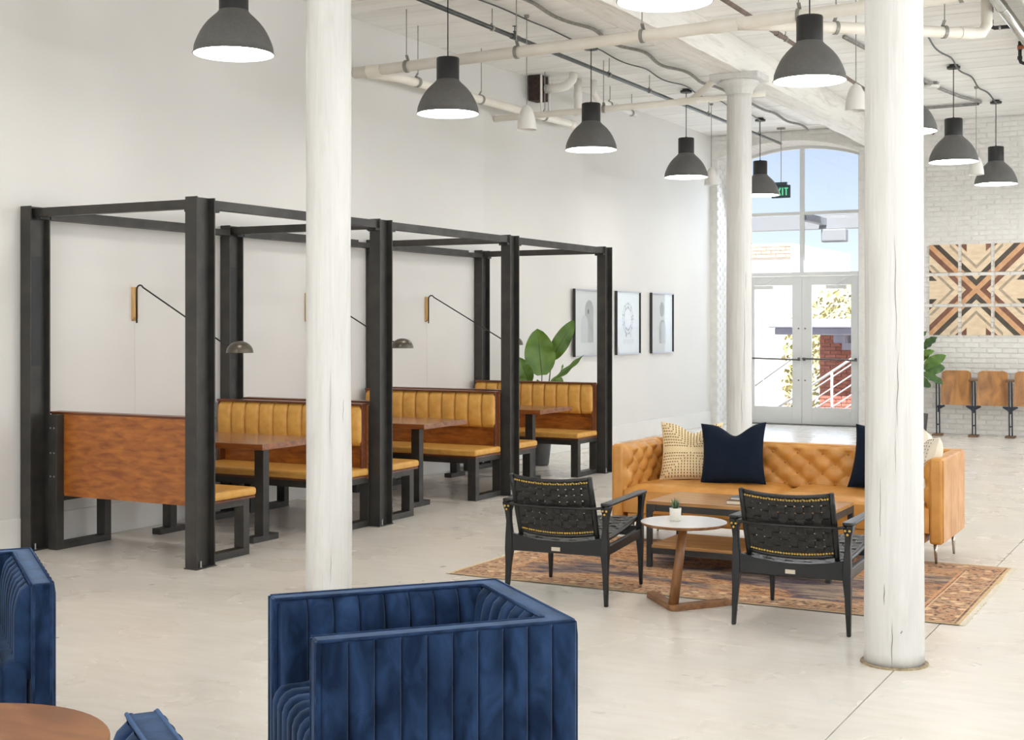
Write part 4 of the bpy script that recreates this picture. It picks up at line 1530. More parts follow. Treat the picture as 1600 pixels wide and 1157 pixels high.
# ------------------------------------------------------------------ overhead: lamps, pipes, cables
RIMZ = 3.53
def pendant(x, y, label):
    t = thing('pendant_lamp', label, 'lamp', (x, y, RIMZ), group='grey bell pendant lamps')
    R = .2825
    prof = [(R, .0), (R + .004, .003), (R - .003, .010), (R * .975, .05), (R * .935, .085), (R * .883, .12), (R * .82, .156), (R * .746, .19), (R * .645, .226), (R * .54, .256), (R * .46, .276), (R * .40, .293), (.103, .308)]
    inner = [(r - .006, z + .001) for r, z in reversed(prof)]
    MB().lathe(prof, 48).build('lamp_shade', 'lamp_shell', t, smooth=True, world=False)
    MB().lathe([(p[0], p[1]) for p in inner] + [(R, 0)], 48).build('shade_lining', 'lamp_inner', t, smooth=True, world=False)
    MB().lathe([(.103, .306), (.103, .500), (.098, .508), (.012, .510), (.012, .525)], 40, (0, 0, 0)).build('neck', 'lamp_neck', t, auto=.6, world=False)
    MB().lathe([(.0, .035), (R - .022, .035), (R - .022, .045), (.0, .045)], 40).build('diffuser', 'bulb_glow', t, world=False)
    MB().tube([(0, 0, .51), (0, 0, CEIL - RIMZ - .01)], .0055, 8).build('cord', 'cord_black', t, world=False)
    m = MB()
    m.lathe([(.0, CEIL - RIMZ - .045), (.075, CEIL - RIMZ - .045), (.078, CEIL - RIMZ - .020), (.05, CEIL - RIMZ - .018), (.05, CEIL - RIMZ), (.0, CEIL - RIMZ)], 24)
    m.build('ceiling_rose', 'lamp_neck', t, auto=.6, world=False)
    return t
LY = [7.45, 10.48, 13.38, 16.45, 19.28]
first = pendant(-6.22, LY[0], 'grey bell pendant lamp at upper left, left of the white column')
lab1 = ['grey bell pendant lamp hanging just right of the left column',
        'grey bell pendant lamp second to the right of the left column, above the third booth',
        'small grey bell pendant lamp hanging just left of the column with the capital',
        'grey bell pendant lamp seen against the blue sky of the arched window']
lab2 = ['grey bell pendant lamp cut off by the top edge of the picture',
        'large grey bell pendant lamp just left of the thick right column',
        'grey bell pendant lamp almost wholly hidden behind the thick right column',
        'grey bell pendant lamp just right of the thick column, above the wooden wall art',
        'grey bell pendant lamp nearest the right edge of the picture']
def dup(o, loc, label):
    c = copy_tree(o)
    c.location = loc
    c['label'] = label
    return c
XL = [-6.22, -6.28, -6.20, -6.27, -6.19]
XRW = [-2.965, -2.94, -2.86, -2.92, -2.875]
for y, x, l in zip(LY[1:], XL[1:], lab1):
    dup(first, (x, y, RIMZ), l)
for y, x, l in zip([7.43, 10.40, 13.6, 16.38, 19.24], XRW, lab2):
    dup(first, (x, y, RIMZ), l)

# unseen lamps added to brighten the floor and the near part of the hall
for x in (-6.22, -2.92, .40):
    for y in (4.45, 1.45, -1.55):
        dup(first, (x, y, RIMZ), 'unseen grey bell pendant lamp added to light the near part of the hall')

def bell(x, y, z, label):
    t = thing('white_bell_pendant', label, 'lamp', (x, y, z), group='white bell pendants')
    prof = [(.098, 0), (.097, .01), (.094, .05), (.083, .12), (.064, .18), (.042, .222), (.016, .24), (.008, .25)]
    MB().lathe(prof + [(.006, .24), (.04, .21), (.08, .11), (.094, .002), (.098, 0)], 32).build('shade', 'white_bell', t, smooth=True, world=False)
    MB().tube([(0, 0, .245), (0, 0, CEIL - z)], .004, 6).build('cord', 'cord_gray', t, world=False)
    MB().lathe([(.0, CEIL - z - .03), (.022, CEIL - z - .03), (.026, CEIL - z), (.0, CEIL - z)], 12).build('ceiling_hook', 'hanger_steel', t, world=False)
    return t
b0 = bell(-6.14, 11.75, 3.54, 'white bell pendant hanging near the pipes between two grey lamps')
dup(b0, (-3.0, 12.1, 3.54), 'white bell pendant tucked behind the left edge of the thick column')
dup(b0, (-6.36, 17.65, 3.54), 'white bell pendant peeking out left of the column with the capital')
dup(b0, (-2.93, 18.0, 3.54), 'white bell pendant between the two grey lamps at the right edge')

def hanger(parent, x, y, z, r, side, mat='hanger_steel'):
    """rod from the ceiling with a hook under the pipe; side: direction (dx,dy) of the pipe"""
    sx, sy = -side[1], side[0]
    pts = [(x - sx * r * .2, y - sy * r * .2, CEIL), (x - sx * r * .2, y - sy * r * .2, z + r * 1.9)]
    k = MB().tube(pts, .005, 6)
    hook = []
    for i in range(12):
        a = PI - 2.0 + i / 11 * (PI + .9)
        hook.append((x + sx * (r + .006) * math.cos(a), y + sy * (r + .006) * math.cos(a), z + (r + .006) * math.sin(a)))
    hook = [(x - sx * r * .2, y - sy * r * .2, z + r * 2.0)] + hook
    h = MB()
    d = Vector((side[0], side[1], 0)).normalized() * .016
    rr = []
    for p in hook:
        p = Vector(p)
        n_ = (p - Vector((x, y, z))).normalized() * .003
        rr.append([p - d - n_, p + d - n_, p + d + n_, p - d + n_])
    h.loft(rr)
    o = k.build('hanger_rod', mat, parent)
    h.build('hook', mat, o)

def pipe_run(name, label, pts, r, mat, hangers=(), couplings=(), cat='pipe', n=16, group=None):
    t = thing(name, label, cat, tuple(pts[0]), group=group)
    MB().tube(pts, r, n).build('pipe', mat, t, smooth=True)
    for (x, y, z, side) in hangers:
        hanger(t, x, y, z, r, side)
    for p, q, k in couplings:
        MB().tube([p, q], r * k, n).build('coupling', mat, t, auto=.6)
    return t

def p1z(x):
    return 4.112 + (x + 7.45) * .0185
P1Y = 11.0
pipe_run('drain_pipe', 'long cream drain pipe crossing the hall below the ceiling', [(-7.66, P1Y, p1z(-7.66)), (-4, P1Y, p1z(-4)), (0, P1Y, p1z(0)), (5.9, P1Y, p1z(5.9))], .053, 'pvc',
         [(x, P1Y, p1z(x), (1, 0)) for x in (-7.05, -5.85, -4.6, -3.2, -1.9)], [((-7.50, P1Y, p1z(-7.5)), (-7.34, P1Y, p1z(-7.34)), 1.12), ((-3.95, P1Y, p1z(-3.95)), (-3.72, P1Y, p1z(-3.72)), 1.13)])
pipe_run('drain_pipe', 'cream drain pipe branching off along the left wall', [(-7.55, P1Y + .05, 4.10), (-7.36, P1Y + .35, 4.09), (-7.34, 13.2, 4.11), (-7.34, 15.25, 4.14), (-7.40, 15.38, 4.14)], .046, 'pvc',
         [(-7.345, 11.65, 4.095, (0, 1)), (-7.34, 12.95, 4.108, (0, 1)), (-7.34, 14.5, 4.13, (0, 1))], [((-7.34, 15.2, 4.14), (-7.34, 15.3, 4.14), 1.12)])
pipe_run('drain_pipe', 'thin cream drain pipe reaching from the left wall to the column with the capital', [(-7.70, 13.92, 4.05), (-6, 14.3, 4.13), (-4.6, 14.5, 4.19)], .036, 'pvc',
         [(-6.42, 14.2, 4.11, (1, .2)), (-4.95, 14.45, 4.175, (1, .15))], [((-5.55, 14.36, 4.15), (-5.35, 14.39, 4.158), 1.2)])
pipe_run('drain_branch', 'short cream pipe slanting up to the ceiling beside the middle column', [(-5.42, 14.38, 4.16), (-5.10, 14.40, 4.40), (-5.06, 14.40, 4.45), (-5.06, 14.40, CEIL)], .036, 'pvc',
         (), [((-5.075, 14.4, 4.42), (-5.06, 14.4, 4.50), 1.15)])
pipe_run('drain_pipe', 'cream pipe branching diagonally off the long drain pipe behind the thick column', [(-3.72, 10.98, 4.17), (-3.45, 11.2, 4.18), (-2.08, 12.52, 4.22), (-2.0, 12.6, 4.235), (-1.965, 12.635, 4.30), (-1.965, 12.635, CEIL)], .050, 'pvc',
         [(-3.05, 11.59, 4.19, (.707, .707)), (-2.28, 12.33, 4.217, (.707, .707))], [((-2.16, 12.44, 4.219), (-2.07, 12.53, 4.222), 1.12)])
def dark_hangers(x, z, ys):
    return [(x, y, z, (0, 1)) for y in ys]
pipe_run('sprinkler_pipe', 'dark grey sprinkler pipe running above the row of lamps by the booths', [(-6.31, 5.0, 4.49), (-6.31, FY - .01, 4.47)], .022, 'pipe_dark', dark_hangers(-6.31, 4.48, (8.6, 11.35, 14.1, 15.3, 17.4, 19.6)),
         [((-6.31, 11.75, 4.48), (-6.31, 11.9, 4.48), 1.3), ((-6.31, 16.2, 4.475), (-6.31, 16.32, 4.475), 1.3)])
pipe_run('sprinkler_pipe', 'rusty brown sprinkler pipe along the ceiling right of the timber beam', [(-3.98, 5.0, 4.50), (-3.98, FY - .01, 4.48)], .022, 'pipe_brown', dark_hangers(-3.98, 4.49, (9.3, 13.2, 17.0)),
         [((-3.98, 12.9, 4.49), (-3.98, 13.05, 4.49), 1.3)])
# upright sprinkler head on the dark pipe
t = thing('fire_sprinkler', 'small upright fire sprinkler on the dark pipe near the long drain pipe', 'sprinkler', (-6.31, 11.82, 4.50))
MB().lathe([(.012, 0), (.012, .03), (.018, .032), (.018, .04), (.006, .042), (.006, .085), (.026, .087), (.026, .092), (.0, .092)], 12).build('body', 'pipe_dark', t, world=False)

t = pipe_run('metal_duct', 'shiny silver pipe in the upper right corner', [(-1.83, 8.0, 4.44), (-1.83, 20.4, 4.44)], .052, 'pipe_silver', (),
             [((-1.83, 12.55, 4.44), (-1.83, 12.57, 4.44), 1.06), ((-1.83, 14.6, 4.44), (-1.83, 14.62, 4.44), 1.06)])
def black_drop(y, label, tee):
    t = thing('black_pipe_drop', label, 'pipe', (-1.93, y, 4.3), group='black pipe drops')
    x = -2.05
    MB().tube([(x, y, CEIL), (x, y, 4.475), (x + .010, y, 4.445), (x + .035, y, 4.432), (-1.875, y, 4.430)], .019, 10).build('pipe', 'pipe_black', t, smooth=True)
    for z0, z1 in ((4.475, 4.51), (4.58, 4.63)):
        MB().tube([(x, y, z0), (x, y, z1)], .026, 10).build('coupling', 'pipe_black', t)
    MB().tube([(-1.975, y, 4.431), (-1.955, y, 4.431)], .024, 10).build('coupling', 'pipe_silver', t)
    if tee:
        k = MB()
        k.tube([(x - .02, y - .03, 4.60), (x + .12, y - .03, 4.60)], .02, 8)
        k.box(x + .03, x + .05, y - .07, y + .01, 4.62, 4.635)
        k.build('valve', 'copper_valve', t)
black_drop(13.4, 'black pipe elbow hanging left of the silver pipe', False)
black_drop(15.36, 'black pipe elbow with a copper valve at the right edge below the silver pipe', True)

# white stub pipes and the open chase by the wall
t = thing('pipe_chase', 'dark opening with white pipe elbow where wall meets ceiling above the booths', 'pipe', (-7.5, 14.7, 4.4))
MB().box(-7.605, -7.44, 14.60, 14.82, 4.36, CEIL - .006).build('opening', 'dark_hole', t)
for yy in (14.60, 14.81):
    MB().box(-7.44, -7.42, yy - .01, yy + .01, 4.15, CEIL - .006).build('bracket', 'pvc_white', t)
MB().tube([(-7.42, 14.70, 4.50), (-7.24, 14.70, 4.50), (-7.13, 14.70, 4.52), (-7.06, 14.70, 4.58), (-7.04, 14.70, CEIL - .004)], .055, 14).build('elbow', 'pvc_white', t, smooth=True)
pipe_run('vent_stub', 'short white vertical pipe stub by the left wall near the pipe elbow', [(-7.2, 15.15, CEIL), (-7.2, 15.15, 4.22)], .05, 'pvc_white', (), [((-7.2, 15.15, 4.44), (-7.2, 15.15, 4.5), 1.1)])
pipe_run('vent_pipe', 'white pipe dropping from the ceiling and running along the left wall', [(-7.05, 15.3, CEIL), (-7.05, 15.3, 4.50), (-7.04, 15.38, 4.44), (-7.04, 15.5, 4.43), (-7.04, 16.6, 4.42)], .036, 'pvc_white',
         [(-7.04, 15.75, 4.43, (0, 1)), (-7.04, 16.45, 4.42, (0, 1))], [((-7.05, 15.3, 4.49), (-7.05, 15.3, 4.56), 1.15)])

# flexible cables
def cable(name, label, x, ys, amp, z, r, mat, wl_=1.1, seed=0):
    pts = []
    y = ys[0]
    while y <= ys[1]:
        w = amp * (math.sin(y * 2 * PI / wl_ + seed) + .5 * math.sin(y * 4.7 + seed * 2))
        pts.append((x + w, y, z + .012 * math.sin(y * 5.1 + seed)))
        y += .09
    o = MB().tube(pts, r, 8).build(name, mat, smooth=True)
    return tag(o, label, 'cable', group='ceiling cables')
cable('flexible_conduit', 'wavy grey flexible conduit beside the timber beam', -5.80, (8.0, 20.5), .026, CEIL - .045, .018, 'cord_gray', 1.5)
cable('lamp_cable', 'thin dark cable linking the lamps above the booths', -6.16, (7.4, 19.3), .016, CEIL - .036, .008, 'pipe_dark', 1.45, 1)
cable('lamp_cable', 'thin dark cable linking the lamps at the right of the hall', -2.86, (7.4, 19.3), .016, CEIL - .036, .010, 'pipe_dark', 1.45, 2)
o = MB().tube([(-3.62, 14.1, CEIL - .03), (-3.5, 15.5, CEIL - .03), (-3.42, 16.6, CEIL - .03), (-3.36, 17.6, CEIL - .03), (-3.22, 18.5, CEIL - .03), (-3.05, 19.1, CEIL - .03), (-3.1, 19.25, CEIL - .03), (-4.6, 19.3, CEIL - .03)], .022, 8).build('flat_cable', 'cord_gray', smooth=True)
tag(o, 'thick grey cable bending back along the ceiling near the brick wall', 'cable', group='ceiling cables')
t = thing('ceiling_box', 'round white ceiling box on the bending grey cable', 'box', (-3.38, 17.45, CEIL))
MB().lathe([(.0, -.075), (.09, -.07), (.105, -.05), (.105, -.04), (.06, -.035), (.06, 0)], 24).build('cover', 'white_bell', t, auto=.6, world=False)
MB().box(-.08, .08, -.05, .05, -.035, -.001).build('backplate', 'hanger_steel', t, world=False)

# exit sign hanging before the arched window
t = thing('exit_sign', 'green exit sign hanging before the arched window beside a lamp', 'sign', (-6.20, 20.35, 3.68))
MB().box(-.15, .15, -.012, .012, -.10, .10).build('panel', 'sign_body', t, bevel=.01, world=False)
MB().box(-.10, .10, -.03, .03, .10, .145).build('housing', 'sign_body', t, bevel=.006, world=False)
MB().tube([(0, 0, .14), (0, 0, CEIL - 3.68)], .006, 6).build('rod', 'hanger_steel', t, world=False)
MB().box(-.06, .06, -.03, .03, CEIL - 3.68 - .03, CEIL - 3.68).build('mount', 'hanger_steel', t, world=False)
m = MB()
def stroke(x0, z0, x1, z1, w=.020):
    m.bar((x0, -.0145, z0), (x1, -.0145, z1), .005, w, up=(0, 1, 0)) if False else m.bar((x0, -.0145, z0), (x1, -.0145, z1), w, .005, up=(0, 1, 0))
for k, ch in enumerate('EXIT'):
    cx = (-.10, -.033, .028, .085)[k]
    a, h = .026, .06
    if ch == 'E':
        stroke(cx - a, -h, cx - a, h)
        for z in (-h + .010, 0, h - .010):
            stroke(cx - a, z, cx + a, z)
    elif ch == 'X':
        stroke(cx - a, -h, cx + a, h)
        stroke(cx - a, h, cx + a, -h)
    elif ch == 'I':
        stroke(cx, -h, cx, h)
    else:
        stroke(cx, -h, cx, h)
        stroke(cx - a - .004, h - .010, cx + a + .004, h - .010)
m.build('lettering', 'sign_green', t, world=False)
# ------------------------------------------------------------------ entrance doors and arched window
DC = -6.205                                    # meeting line of the doors
de = structure(MB().box(OX0, DC - .965, DY, DY + .05, 0, 4.2).box(DC + .965, OX1, DY, DY + .05, 0, 4.2).build('door_1', 'door_paint'),
               'pair of white glazed doors with a tall arched transom window')
m = MB()
m.box(DC - .965, DC + .965, DY - .01, DY + .06, 2.415, 2.475)
m.box(DC - .965, DC + .965, DY - .01, DY + .06, 3.405, 3.455)
m.box(DC - .032, DC + .032, DY - .012, DY + .062, 2.47, 4.53)
m.box(DC - .965, DC - .915, DY - .01, DY + .06, 0, 4.38)
m.box(DC + .915, DC + .965, DY - .01, DY + .06, 0, 4.38)
m.build('frame', 'door_paint', de, bevel=.003)
ar = MB()
ns = 24
q = []
for i in range(ns + 1):
    x = DC - .965 + 1.93 * i / ns
    z = arch_z(x)
    q.append([(x, DY - .01, z - .045), (x, DY + .06, z - .045), (x, DY + .06, z + .05), (x, DY - .01, z + .05)])
ar.loft(q)
ar.build('arched_head', 'door_paint', de)
for xa, xb, za, zb in ((DC - .915, DC - .03, 2.47, 3.41), (DC + .03, DC + .915, 2.47, 3.41), (DC - .915, DC - .03, 3.45, 4.50), (DC + .03, DC + .915, 3.45, 4.50)):
    MB().box(xa, xb, DY + .022, DY + .028, za, zb).build('pane', 'pane_glass', de)
for s in (-1, 1):
    # one leaf: stiles, rails, glass, push bar, closer
    x0, x1 = (DC - .912, DC - .004) if s < 0 else (DC + .004, DC + .912)
    gx0, gx1 = (x0 + .115, x1 - .155) if s < 0 else (x0 + .155, x1 - .115)
    l_ = MB()
    l_.box(x0, gx0, DY, DY + .045, .012, 2.41)
    l_.box(gx1, x1, DY, DY + .045, .012, 2.41)
    l_.box(gx0, gx1, DY, DY + .045, .012, .285)
    l_.box(gx0, gx1, DY, DY + .045, 2.265, 2.41)
    lo_ = l_.build('door_leaf', 'door_paint', de, bevel=.003)
    MB().box(gx0, gx1, DY + .02, DY + .026, .285, 2.265).build('glass', 'pane_glass', lo_)
    pb = MB().tube([(x0 + .02, DY - .06, 1.075), (x1 - .02, DY - .06, 1.055)], .014, 10)
    for xx in (x0 + .03, x1 - .05):
        pb.box(xx, xx + .025, DY - .06, DY, 1.04, 1.09)
    pb.build('push_bar', 'bar_metal', lo_)
    cx = x0 + .12 if s < 0 else x0 + .40
    cl = MB().box(cx, cx + .33, DY - .055, DY, 2.20, 2.26)
    cl.bar((cx + .16, DY - .06, 2.27), (cx + .42, DY - .12, 2.40), .02, .012)
    cl.build('door_closer', 'door_paint', lo_, bevel=.004)
    for z in (1.56, .72):
        bo_ = MB().lathe([(.0, 0), (.013, 0), (.013, .006), (.0, .008)], 10)
        k = bo_.mesh('bolt')
        k.materials.append(MATS['bar_metal'])
        part(k, 'bolt', lo_, ((x1 - .05) if s < 0 else (x0 + .05), DY, z), (PI / 2, 0, 0))
MB().box(DC - .96, DC + .96, DY - .10, DY + .06, 0, .01).build('threshold', 'bar_metal', de)

# ------------------------------------------------------------------ pictures on the plaster wall
def print_shapes(kind):
    """flat shapes of the print, in (u to the right along the wall, v up), with a material"""
    out = []
    def ell(cx, cy, rx, ry, mat, n=24):
        out.append(([(cx + rx * math.cos(2 * PI * k / n), cy + ry * math.sin(2 * PI * k / n)) for k in range(n)], mat))
    def arch(cx, y0, y1, w, mat):
        p = [(cx - w, y0), (cx + w, y0)]
        for k in range(13):
            a = k / 12 * PI
            p.append((cx + w * math.cos(a), y1 - w + w * math.sin(a)))
        out.append((p, mat))
    if kind == 0:
        arch(.05, -.26, .30, .13, 'print_gray')
        arch(-.10, -.26, .10, .11, 'print_pale')
        ell(.02, .15, .022, .035, 'print_dark')
        ell(-.08, -.02, .018, .03, 'print_gray')
        ell(-.14, -.20, .016, .03, 'print_gray')
    elif kind == 1:
        for k in range(28):
            a = k / 28 * 2 * PI
            for r in (.15, .20):
                ell(r * .9 * math.cos(a + r), .06 + r * 1.05 * math.sin(a + r), .013, .020, 'print_gray' if (k % 3) else 'print_dark', 8)
        ell(-.06, -.17, .016, .03, 'print_dark')
        ell(.10, -.17, .014, .028, 'print_gray')
        for k in range(8):
            x = -.16 + .045 * k
            out.append(([(x, -.29), (x + .012, -.29), (x + .012, -.235), (x, -.235)], 'print_gray'))
            if k % 2:
                out.append(([(x + .012, -.245), (x + .03, -.245), (x + .03, -.235), (x + .012, -.235)], 'print_gray'))
    else:
        ell(0, .20, .085, .11, 'print_gray')
        arch(.02, -.30, .05, .13, 'print_gray')
        arch(.05, -.30, .02, .07, 'print_pale')
    return out
def picture(y0, y1, label, kind):
    z0, z1 = 1.207, 2.09
    yc, zc = (y0 + y1) / 2, (z0 + z1) / 2
    x = WX2 - .04 + .06 * (yc - 16.0) / 4.7 + .004
    t = thing('framed_print', label, 'picture', (x, yc, zc), group='framed prints on the plaster wall')
    D_ = .035
    MB().box(x, x + .012, y0 + .01, y1 - .01, z0 + .01, z1 - .01).build('print', 'print_paper', t)
    f = MB()
    for a, b, c, d in ((y0, y0 + .014, z0, z1), (y1 - .014, y1, z0, z1)):
        MB().box(x + .001, x + D_, a, b, c, d).build('side_frame', 'frame_black', t)
    for a, b, c, d in ((y0 + .014, y1 - .014, z0, z0 + .014), (y0 + .014, y1 - .014, z1 - .014, z1)):
        MB().box(x + .001, x + D_, a, b, c, d).build('cross_frame', 'frame_silver', t)
    groups = {}
    for poly_, mat in print_shapes(kind):
        groups.setdefault(mat, MB())
        mm = groups[mat]
        dx = .0125 + .0004 * len(mm.f) / 50
        off_ = {'print_gray': .0005, 'print_pale': .0010, 'print_dark': .0015}[mat]
        o_ = len(mm.v)
        mm.v.extend([(x + .012 + off_, yc + u, zc + v) for u, v in poly_])
        mm.f.append(tuple(range(o_, o_ + len(poly_))))
    for mat, mm in groups.items():
        mm.build('printed_shape', mat, t)
    MB().box(x + .019, x + .022, y0 + .014, y1 - .014, z0 + .014, z1 - .014).build('glazing', 'pane_glass', t)
picture(15.70, 16.55, 'framed print of grey arched shapes, nearest the plant', 0)
picture(17.00, 17.84, 'framed print of a ring of small marks, right of the last steel post', 1)
picture(18.22, 19.08, 'framed print with a grey disc over an arch, the one nearest the doors', 2)

# ------------------------------------------------------------------ wooden wall art: nine square panels of mitred strips
def clip(poly_, fn):
    out = []
    for i, p in enumerate(poly_):
        q_ = poly_[(i + 1) % len(poly_)]
        a, b = fn(p), fn(q_)
        if a >= 0:
            out.append(p)
        if (a >= 0) != (b >= 0):
            t_ = a / (a - b)
            out.append((p[0] + (q_[0] - p[0]) * t_, p[1] + (q_[1] - p[1]) * t_))
    return out
PSZ, PGAP = .412, .052
AXC, AZC, AY = -3.365 + .003, 2.14, WB - .016
names = {(-1, 1): 'top left', (0, 1): 'top middle', (1, 1): 'top right', (-1, 0): 'middle left', (0, 0): 'central', (1, 0): 'middle right', (-1, -1): 'bottom left', (0, -1): 'bottom middle', (1, -1): 'bottom right'}
def bands():
    """(material, list of half planes in folded coordinates m=max(|x|,|y|), via sign info)"""
    return None
AXC = -3.365
ART = {}
for (i, j), nm in names.items():
    cx, cz = AXC + i * (PSZ + PGAP), AZC + j * (PSZ + PGAP)
    t = thing('wood_art_panel', 'square inlaid wood panel with diagonal strips, %s of the nine on the brick wall' % nm, 'wall art', (cx, AY, cz), group='inlaid wood panels')
    MB().box(-PSZ / 2, PSZ / 2, -.012, .016, -PSZ / 2, PSZ / 2).build('backing', 'art_cream', t, world=False)
    sq = [(i - .5, j - .5), (i + .5, j - .5), (i + .5, j + .5), (i - .5, j + .5)]
    # eight octants: fold so that (a,b) with b>=a>=0
    for sx in (-1, 1):
        for sy in (-1, 1):
            for swap in (False, True):
                def fold(p):
                    x, y = p[0] * sx, p[1] * sy
                    return (y, x) if swap else (x, y)
                base = clip(clip(clip(sq, lambda p: fold(p)[0]), lambda p: fold(p)[1]), lambda p: fold(p)[1] - fold(p)[0])
                if len(base) < 3:
                    continue
                vert = not swap                   # octant towards top or bottom
                specs = [('art_peach', 0, .12, None), ('art_dark' if vert else 'art_brown', .12, .35, None), ('art_gray', .62, .74, ('amax', .78)), ('art_brown' if vert else 'art_dark', .90, 9, ('arange', .33, .67))]
                for mat, d0, d1, ex in specs:
                    pl = clip(clip(base, lambda p: fold(p)[1] - fold(p)[0] - d0), lambda p: d1 - (fold(p)[1] - fold(p)[0]))
                    if ex and ex[0] == 'amax':
                        pl = clip(pl, lambda p: ex[1] - fold(p)[0])
                    if ex and ex[0] == 'arange':
                        pl = clip(clip(pl, lambda p: fold(p)[0] - ex[1]), lambda p: ex[2] - fold(p)[0])
                    if len(pl) < 3:
                        continue
                    ar_ = abs(sum(pl[k][0] * pl[(k + 1) % len(pl)][1] - pl[(k + 1) % len(pl)][0] * pl[k][1] for k in range(len(pl)))) / 2
                    if ar_ < .004:
                        continue
                    pp = [((x - i) * PSZ, (y - j) * PSZ) for x, y in pl]
                    b_ = MB()
                    b_.loft([[(x, -.0155, z) for x, z in pp], [(x, -.010, z) for x, z in pp]])
                    b_.build('strip', mat, t, world=False)

# ------------------------------------------------------------------ old theatre seats by the brick wall
t = thing('theater_seat_row', 'row of old wooden theatre seats with dark iron legs before the brick wall', 'seating', (-3.1, 20.42, 0))
SPX = -3.862
PITCH = .505
def seat_back_me():
    b = MB()
    w, h = .425, .50
    n = 20
    out = []
    def wid(v):
        return (w / 2) * (1.0 - .03 * v)
    def fn(u, v, o):
        a = 2 * u - 1
        top = h
        z = v * h
        hw = wid(v)
        # rounded upper corners
        rc = .055
        if z > h - rc:
            k = (z - (h - rc)) / rc
            hw -= rc * (1 - math.sqrt(max(0, 1 - k * k)))
        if z < .02:
            hw -= .006
        x = a * hw
        y = -.02 * (1 - (x / (w / 2)) ** 2) * -1 + .05 * v + o
        return (x, y, z)
    b.grid(lambda u, v: fn(u, v, 0), 14, 24)
    b.grid(lambda u, v: fn(u, v, .012), 14, 24)
    edge = lambda o: [fn(k / 14, 0, o) for k in range(15)] + [fn(1, k / 24, o) for k in range(1, 25)] + [fn(1 - k / 14, 1, o) for k in range(1, 15)] + [fn(0, 1 - k / 24, o) for k in range(1, 24)]
    b.loft([edge(0), edge(.012)], cap=False)
    me = b.mesh('backrest', True)
    me.materials.append(MATS['seat_ply'])
    return me
SB = seat_back_me()
to_ = Vector(ORIGIN[t.name])
nst = 5
for k in range(nst):
    x = SPX + k * PITCH
    y = 20.42
    m = MB()
    m.tube([(x - .012, y - .03, .02), (x - .018, y - .03, .80)], .010, 8)
    m.tube([(x + .020, y + .03, .02), (x + .014, y + .03, .62), (x + .010, y + .03, .80)], .010, 8)
    for z in (.16, .42):
        m.bar((x - .015, y - .03, z), (x + .016, y + .03, z), .014, .02)
    m.build('standard', 'seat_iron', t, smooth=False)
    br = MB()
    for s in ((1,) if k == 0 else (-1, 1)):
        br.prism([(x, .45), (x + s * .10, .405 + .03), (x + s * .10, .448), (x, .47)] if False else [(x, .34), (x + s * .012, .345), (x + s * .035, .39), (x + s * .105, .43), (x + s * .10, .45), (x, .445)], y - .035, y - .012, 'xz')
    br.build('bracket', 'seat_iron', t)
    MB().prism([(x - .058, y - .12), (x + .045, y - .12), (x + .045, y + .12), (x - .058, y + .12)], .80, .832).build('armrest', 'seat_foot_wood', t, bevel=.012, seg=3)
    MB().box(x - .065, x + .065, y - .10, y + .10, 0, .028).build('foot_block', 'seat_foot_wood', t, bevel=.005)
    if k < nst - 1:
        part(SB, 'backrest', t, Vector((x + PITCH / 2 + .006, y - .03, .455)) - to_)

# ------------------------------------------------------------------ plants
def leaf_blade(m, p0, p1, width, nrm, bend=.1, fold=.25, n=14, k=6, tipw=.0, curl=0.0):
    p0, p1, nrm = Vector(p0), Vector(p1), Vector(nrm).normalized()
    d = p1 - p0
    L = d.length
    s = d.normalized().cross(nrm).normalized()
    nn = s.cross(d.normalized()).normalized()
    def fn(u, v):
        a = 2 * u - 1
        w = width / 2 * (math.sin(PI * min(1, (v * .97 + .03)) ** .85) ** .62)
        c = p0 + d * v + nn * (bend * L * math.sin(PI * v))
        ripple = .012 * math.sin(v * 19 + (3 if a > 0 else 0)) * abs(a) ** 2
        return c + s * a * w + nn * (fold * w * abs(a) + ripple + curl * w * a)
    m.grid(fn, k, n)
    rib = [p0 + d * (q / 10) + nn * (bend * L * math.sin(PI * q / 10) - .001) for q in range(11)]
    return rib

